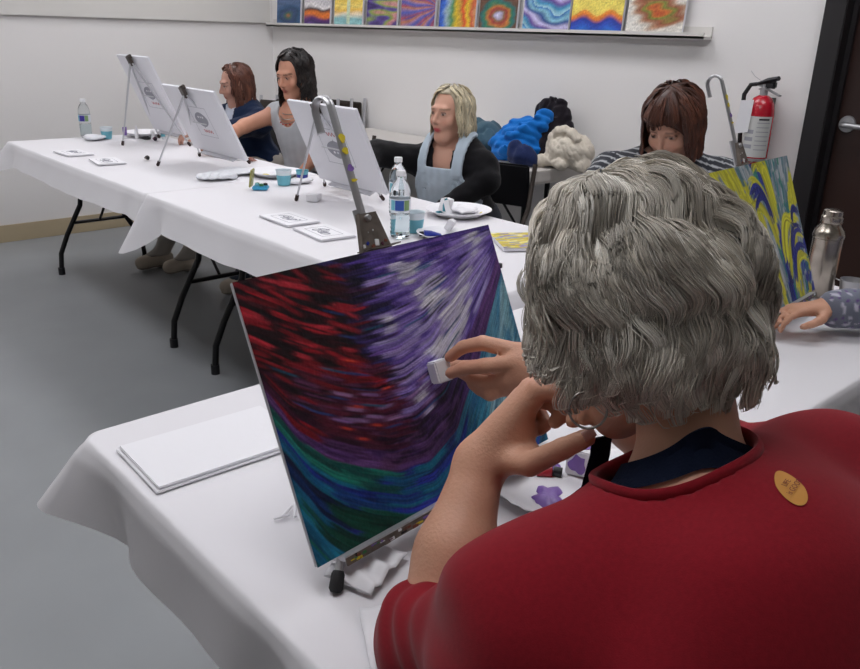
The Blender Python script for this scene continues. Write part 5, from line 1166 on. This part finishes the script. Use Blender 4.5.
# --- woman with a red-brown bob, head bent
H4 = V3(2.335, 1.435, 1.092); az4 = rad(222)
def stripes(v, c, K):
    s0 = K['shR']; e = K['arms'][1][0]; ax = e - s0; ax /= np.linalg.norm(ax); q = (v - s0) @ ax; q = np.where(q > -.02, q, (v @ (ax * .6 - K['up'] * .8)))
    m = (np.sin(q * 2 * PI / .026) > .72)[:, None]; return np.where(m, np.array(lin('#b0b2b4')), c)
person('woman with a chestnut bob bent over her work, dark grey striped sleeve', H4, (-.90, -.14, -.52), az4, side_shoulders(H4, az4, .165, .175, .05),
       ((V3(2.36, 1.14, .84), V3(2.12, 1.08, .79), (-1, -.1, 0), (0, 0, 1), -1), (V3(2.04, 1.60, .82), V3(1.96, 1.37, .785), (-.3, -1, 0), (0, 0, 1), 1)),
       [garment('striped_top', '#34363c', .012, 1.5, neck=(.07, .01, .05), pattern=stripes)],
       hairdo(['#4a281c', '#5c3324', '#3a1f18', '#6a3d2a', '#55301f'], .285, 2600, rad_=(.092, .112, .106), bang=.132, wave=.002, open_deg=48, seed=9, flare=.35, tuck=7, width=.0022), skin='#c99a84', s=1.0, trousers='#2e3036')
# --- person at the right edge in a flecked knit sleeve
H5 = V3(2.28, 0.20, 1.15); az5 = rad(105)
def fleck(v, c, K):
    n = bnoise(v, 190, 4); m = bnoise(v, 240, 9); c = np.where((n > .55)[:, None], np.array(lin('#c9c6d6')), c); return np.where((m > .8)[:, None], np.array(lin('#6a4a8a')), c)
person('person in a grey and violet flecked knit sleeve, forearm reaching in at the right edge', H5, (-.35, .88, -.3), az5, side_shoulders(H5, az5, .21, .175),
       ((V3(2.10, .43, .80), V3(1.80, .665, .800), (-.85, .5, -.02), (.1, .1, 1), -1), (V3(2.52, .46, .83), V3(2.34, .62, .79), (-.6, .7, 0), (0, 0, 1), 1)),
       [garment('knit_sweater', '#7b7f8e', .013, 1.62, neck=(.07, .01, .05), pattern=fleck, amp=.002)],
       hairdo(['#6b5a4a', '#7c6a58', '#5a4a3e'], .30, 1500, seed=12), skin='#cf9b80', s=1.0, hcurl=.4)
# --- the grey-haired woman in red, in the foreground
H0 = D(640, 318, .74); az0 = rad(70)
sh0 = (V3(.435, .330, .905), V3(.725, .235, .950))
EL0, WL0 = D(428, 652, .80), D(480, 463, .865); ER0, WR0 = V3(.87, .40, .85), D(562, 376, .975)
def hands0(L):
    J = lambda *a: L(D(*a)); out = []
    # left hand under the chin
    W = L(WL0); K = [J(538, 390, .83), J(531, 389, .85), J(523, 397, .87), J(515, 408, .885)]
    palm = U([(rc(W, k, .021, .0125), .012) for k in K] + [(rc(J(500, 462, .85), J(532, 455, .835), .016, .012), .012), (rc(W, J(520, 430, .85), .021, .018), .012)])
    f = finger([K[0], J(571, 388, .80), J(587, 401, .788), J(585, 418, .785)], .0105, .0078) + finger([K[1], J(565, 393, .825), J(578, 408, .81), J(573, 421, .80)], .0105, .0078) + finger([K[2], J(553, 403, .85), J(562, 415, .835), J(555, 422, .83)], .0098, .0075) + finger([K[3], J(540, 414, .87), J(546, 424, .86), J(540, 430, .855)], .0085, .0068)
    th = finger([J(503, 459, .848), J(530, 464, .815), J(562, 449, .785), J(586, 438, .768)], .0145, .0092)
    out += [(palm, .012), (U(f), .005), (U(th), .007)]
    # right hand with the sponge
    W = L(WR0); K = [J(520, 352, 1.01), J(516, 363, 1.0), J(511, 377, 1.01), J(508, 387, 1.02)]
    palm = U([(rc(W, k, .021, .0125), .012) for k in K])
    f = finger([K[0], J(483, 343, 1.03), J(463, 347, 1.05), J(450, 357, 1.065)], .0112, .0078) + finger([K[1], J(484, 366, 1.015), J(464, 368, 1.035), J(451, 373, 1.05)], .0112, .0080) + finger([K[2], J(486, 383, 1.03), J(473, 379, 1.045), J(462, 373, 1.055)], .0105, .0075) + finger([K[3], J(490, 395, 1.03), J(480, 390, 1.045), J(472, 384, 1.05)], .009, .007)
    th = finger([J(535, 385, 1.02), J(500, 378, 1.05), J(470, 368, 1.075), J(455, 366, 1.085)], .014, .0088)
    out += [(palm, .012), (U(f), .003), (U(th), .006)]
    return out
def strap0(t, K):
    c0 = K['nb'] + K['fw'] * .008; rs = np.linspace(.02, .12, 80); fbody = K['body']; rings = []
    for a in np.linspace(0, 2 * PI, 64, endpoint=False):
        dr = K['rt'] * math.cos(a) + K['fw'] * math.sin(a); row = []
        for dz in (-.013, -.004, .005, .014):
            z = K['up'] * (.034 - .036 * math.sin(a) - .006 * math.cos(a) + dz); P_ = np.array([c0 + z + dr * r for r in rs]); d = fbody(P_.astype(np.float32)); k = np.argmax(d > .0012) if (d > .0012).any() else 79; row.append(rs[k])
        row = [max(row[0], row[1] - .004), row[1], row[2], max(row[3], row[2] - .004)]; rings.append((dr, a, row))
    RR = np.array([x[2] for x in rings]); RR = (RR + np.roll(RR, 1, 0) + np.roll(RR, -1, 0)) / 3 + .0025
    V = []; n = 64
    for i, (dr, a, _) in enumerate(rings):
        for j, dz in enumerate((-.013, -.004, .005, .014)): V.append(c0 + K['up'] * (.034 - .036 * math.sin(a) - .006 * math.cos(a) + dz) + dr * RR[i, j])
        for j, dz in reversed(list(enumerate((-.013, -.004, .005, .014)))): V.append(c0 + K['up'] * (.034 - .036 * math.sin(a) - .006 * math.cos(a) + dz) + dr * (RR[i, j] - .002))
    m = MB(); m.add(V, [(i * 8 + j, ((i + 1) % n) * 8 + j, ((i + 1) % n) * 8 + (j + 1) % 8, i * 8 + (j + 1) % 8) for i in range(n) for j in range(8)], 'navy_strap')
    q = K['L'](D(600, 455, .80)); q2 = K['L'](D(588, 500, .80)); m.tube([q + K['up'] * .02, q, (q + q2) / 2, q2, q2 - K['up'] * .03], [(.012, .0018)] * 5, 'navy_strap', 10, flat=K['rt'])
    q3 = K['L'](D(612, 488, .70)); q4 = K['L'](D(562, 507, .745)); m.tube([q3, (q3 + q4) / 2 + K['up'] * .002, q4], [(.007, .002), (.009, .002), (.004, .002)], 'navy_strap', 10)
    o = m.build('apron_strap', t, True); o['label'] = 'dark navy strap around the neck'
def shirt0(t, K):
    tf = U(K['torso']); e, wr = K['arms'][0]; e2, wr2 = K['arms'][1]; sL, sR = K['shL'], K['shR']
    arm = [(rc(sL, e, .054, .038), .035), (rc(e, e + (wr - e) * .14, .038, .039), .02), (rc(sR, e2, .058, .048), .035), (rc(e2, e2 + (wr2 - e2) * .2, .046, .042), .02)]
    back = [(rc(sL + K['up'] * .005, K['mid'] + K['up'] * .018, .050, .055), .04), (rc(sR + K['up'] * .005, K['mid'] + K['up'] * .018, .050, .055), .04), (rc(K['mid'] - K['fw'] * .03, K['pel'] + K['up'] * .1, .08, .10), .06), (rc(sL - K['up'] * .05 - K['fw'] * .01, K['pel'] + K['up'] * .15 - K['rt'] * .08, .07, .09), .06), (rc(sR - K['up'] * .05 - K['fw'] * .01, K['pel'] + K['up'] * .15 + K['rt'] * .08, .07, .09), .06)]
    f0 = U([tf] + back + arm); axd = (e - sL) / np.linalg.norm(e - sL)
    def f1(p):
        q = p - sL; z = q @ axd; r = np.linalg.norm(q - z[:, None] * axd, axis=1)
        wk = np.exp(-((z - .16) / .07) ** 2) * np.exp(-(r / .09) ** 2); a = q @ K['fw']
        fold = .0038 * wk * np.sin(z * 105 + 22 * a + 2.0 * np.sin(q[:, 2] * 40)) + .006 * np.exp(-((z - .03) / .05) ** 2) * np.exp(-(r / .10) ** 2) * np.sin(z * 85 - a * 75)
        qb = p - K['mid']; xb = qb @ K['rt']
        drape_ = .0065 * np.sin(xb * 46 + qb[:, 2] * 24 + 1.2 * np.sin(qb[:, 2] * 17)) * np.clip((-qb[:, 2] - .02) / .12, 0, 1)
        return f0(p) - .012 + fold + drape_ + .0018 * bnoise(p, 28, 8)
    nkc = K['nb'] + K['fw'] * .020 + K['up'] * .008; nk = rc(nkc, K['nb'] + K['up'] * .25 + K['fw'] * .075, .064, .10)
    hem = rc(wr, e + (wr - e) * .16, .08, .055)
    def f(p):
        d = np.maximum(f1(p), -nk(p)); q = p - e; ax = (wr - e) / np.linalg.norm(wr - e); lim = .16 * np.linalg.norm(wr - e)
        near = np.linalg.norm(q - (q @ ax)[:, None] * ax, axis=1) < .062
        return np.maximum(d, (K['pel'][2] - .03) - p[:, 2])
    lo = K['lo'].copy(); lo[2] = K['pel'][2] - .08
    o = sdf_obj('shirt', f, lo, K['hi'], .0045, 'red_shirt', t); o['label'] = 'crimson red crew neck shirt with pushed up sleeves'
    # ribbed collar band following the neck opening
    cp = []
    for a in np.linspace(0, 2 * PI, 72, endpoint=False):
        dr = K['rt'] * math.cos(a) + K['fw'] * math.sin(a); hs = np.linspace(-.09, .10, 120)
        P_ = np.array([K['nb'] + K['fw'] * .020 + K['up'] * h_ + dr * .0655 for h_ in hs]); q_ = np.array([x + dr * .03 * 0 for x in P_])
        # slide each sample out onto the opening's own surface, then find where the cloth ends
        for _ in range(6): q_ = q_ - dr * nk(q_.astype(np.float32))[:, None]
        d_ = f1(q_.astype(np.float32)); k_ = np.argmax(d_ > 0) if (d_ > 0).any() else 60; ii = np.where((d_[:-1] <= 0) & (d_[1:] > 0))[0]; k_ = ii[-1] if len(ii) else k_; cp.append(q_[k_])
    cp = np.array(cp)
    for _ in range(4): cp = (cp + np.roll(cp, 1, 0) + np.roll(cp, -1, 0)) / 3
    cp = np.vstack([cp, cp[:1]]); m = MB(); m.tube([p - K['up'] * .001 for p in cp], [(.0075, .0042)] * len(cp), 'red_shirt', 10, cap=False, flat=K['up']); m.build('collar', o, True)
    # small sewn badge on the right of the back
    bv = BVHTree.FromObject(o, bpy.context.evaluated_depsgraph_get()) if False else BVHTree.FromPolygons([tuple(v.co) for v in o.data.vertices], [tuple(p.vertices) for p in o.data.polygons])
    O = CAM_O - np.array([H0[0], H0[1], 0]); dr = ray(790, 487); hit, nrm, _, dist = bv.ray_cast(Vector(O), Vector(dr).normalized())
    if hit:
        nrm = np.array(nrm); nrm = nrm if nrm @ dr < 0 else -nrm; upb = np.cross(CAM_R, nrm); upb *= np.sign(upb @ CAM_U) / np.linalg.norm(upb); rb = np.cross(upb, nrm); ol = []
        for a in np.linspace(0, 2 * PI, 40, endpoint=False):
            x = .0105 * math.sin(a) * (1 - .25 * max(0, math.cos(a))); y = .0200 * math.cos(a); ol.append((x, y))
        sc_ = 1.0; V = []; 
        for k_ in (1.0, .66, .33, .02):
            for x, y in ol:
                p = np.array(hit) + rb * x * k_ + upb * y * k_; h2 = bv.find_nearest(Vector(p)); V.append(np.array(h2[0]) + nrm * .0009)
        F = [(i * 40 + j, i * 40 + (j + 1) % 40, (i + 1) * 40 + (j + 1) % 40, (i + 1) * 40 + j) for i in range(3) for j in range(40)]
        b = MB().add(V, F, 'badge').build('badge', o, True); b['label'] = 'small golden teardrop badge with lettering'
        ca, sa = math.cos(rad(48)), math.sin(rad(48)); tx = rb * ca + upb * sa; ty = upb * ca - rb * sa; V = []; F = []
        for txt, off in (('LIFE', .0032), ('is GOOD', -.0030)):
            cu = bpy.data.curves.new('txt', 'FONT'); cu.body = txt; cu.size = .0058; cu.align_x = 'CENTER'; cu.align_y = 'CENTER'; ob = bpy.data.objects.new('txt', cu); COL.objects.link(ob)
            bpy.context.view_layer.update(); me = bpy.data.meshes.new_from_object(ob.evaluated_get(bpy.context.evaluated_depsgraph_get())); n0 = len(V)
            for v in me.vertices: V.append(np.array(hit) + tx * v.co.x + ty * (v.co.y + off) + nrm * .0022)
            F += [tuple(i + n0 for i in p.vertices) for p in me.polygons]; bpy.data.objects.remove(ob)
        MB().add(V, F, 'badge_ink').build('badge_lettering', b)
def hoop0(t, K):
    c = K['L'](D(588, 410, .672)); n = -CAM_F * .9 + np.array([-.3, 0, 0]); n /= np.linalg.norm(n); a = np.cross(n, [0, 0, 1]); a /= np.linalg.norm(a); b = np.cross(n, a)
    m = MB(); m.tube([c + (a * math.cos(x) + b * math.sin(x)) * .0155 for x in np.linspace(.25, 2 * PI + .1, 40)], .0011, 'silver', 8, cap=True); m.build('hoop_earring', t, True)
    tip = K['L'](D(588, 437, .768)); m = MB(); nb_ = K['L'](D(589, 434, .757)); d_ = K['L'](D(594, 431, .757)) - K['L'](D(584, 437, .757)); d_ /= np.linalg.norm(d_); w_ = np.cross(d_, CAM_F); w_ /= np.linalg.norm(w_)
    m.tube([nb_ - d_ * .006, nb_ + d_ * .006], [(.0055, .0018), (.0050, .0015)], 'nail', 12, flat=w_); m.build('thumbnail', t, True)
def hair0(t, H, R, s):
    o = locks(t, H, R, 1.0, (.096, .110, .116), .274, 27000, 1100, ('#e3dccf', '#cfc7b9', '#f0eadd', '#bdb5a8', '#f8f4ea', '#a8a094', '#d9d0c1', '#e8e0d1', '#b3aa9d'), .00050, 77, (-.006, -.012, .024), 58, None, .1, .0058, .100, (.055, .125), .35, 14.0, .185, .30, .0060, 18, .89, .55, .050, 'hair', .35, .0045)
    o['label'] = 'wavy silver grey hair cut to the nape'
person('grey-haired woman in a crimson shirt seen from behind, chin resting on her hand', H0, (.04, .90, -.38), az0, sh0,
       ((EL0, WL0, (0, 0, 1), (0, 0, 1), 1), (ER0, WR0, (0, 0, 1), (0, 0, 1), 1)), [shirt0, strap0, hoop0], hair0, skin='#d29f84', s=.98, nbs=(-.020, .014, .018), pelvis=(.515, .0, .58), hands=False, arm_k=1.12, extra=hands0, headroll=rad(-8), res=.0040, trousers='#2b3040', feet_at=((.50, .46), (.70, .42)))
SPC = D(440, 371, 1.073)
sponge('white paint sponge held in the fingers of the grey-haired woman', SPC, (.024, .022, .030), np.array([mx_, mn_, mu_]).T @ rotz(.2), None)
for lb, x, y, rz in (('dark folding chair under the grey-haired woman in red', .50, -.03, rad(-20)), ('black folding chair under the brown-haired woman in navy', 2.56, 4.36, rad(96)), ('dark folding chair under the black-haired woman', 2.54, 3.76, rad(102)), ('dark folding chair behind the blonde woman', 2.52, 2.55, rad(106)), ('dark folding chair under the woman with the chestnut bob', 2.45, 1.63, rad(132)), ('dark folding chair under the person with the flecked sleeve', 2.30, .08, rad(15))):
    folding_chair(lb, x, y, rz)
# ================================================================== light and view
w_ = bpy.data.worlds.new('world'); bpy.context.scene.world = w_; w_.use_nodes = True
w_.node_tree.nodes['Background'].inputs['Color'].default_value = (0.8, 0.85, 1, 1); w_.node_tree.nodes['Background'].inputs['Strength'].default_value = 0.0
vs_ = bpy.context.scene.view_settings
vs_.view_transform = 'Standard'; vs_.look = 'None'; vs_.gamma = 1.0; vs_.exposure = 1.0; vs_.use_curve_mapping = False
bpy.context.scene.cycles.max_bounces = 8
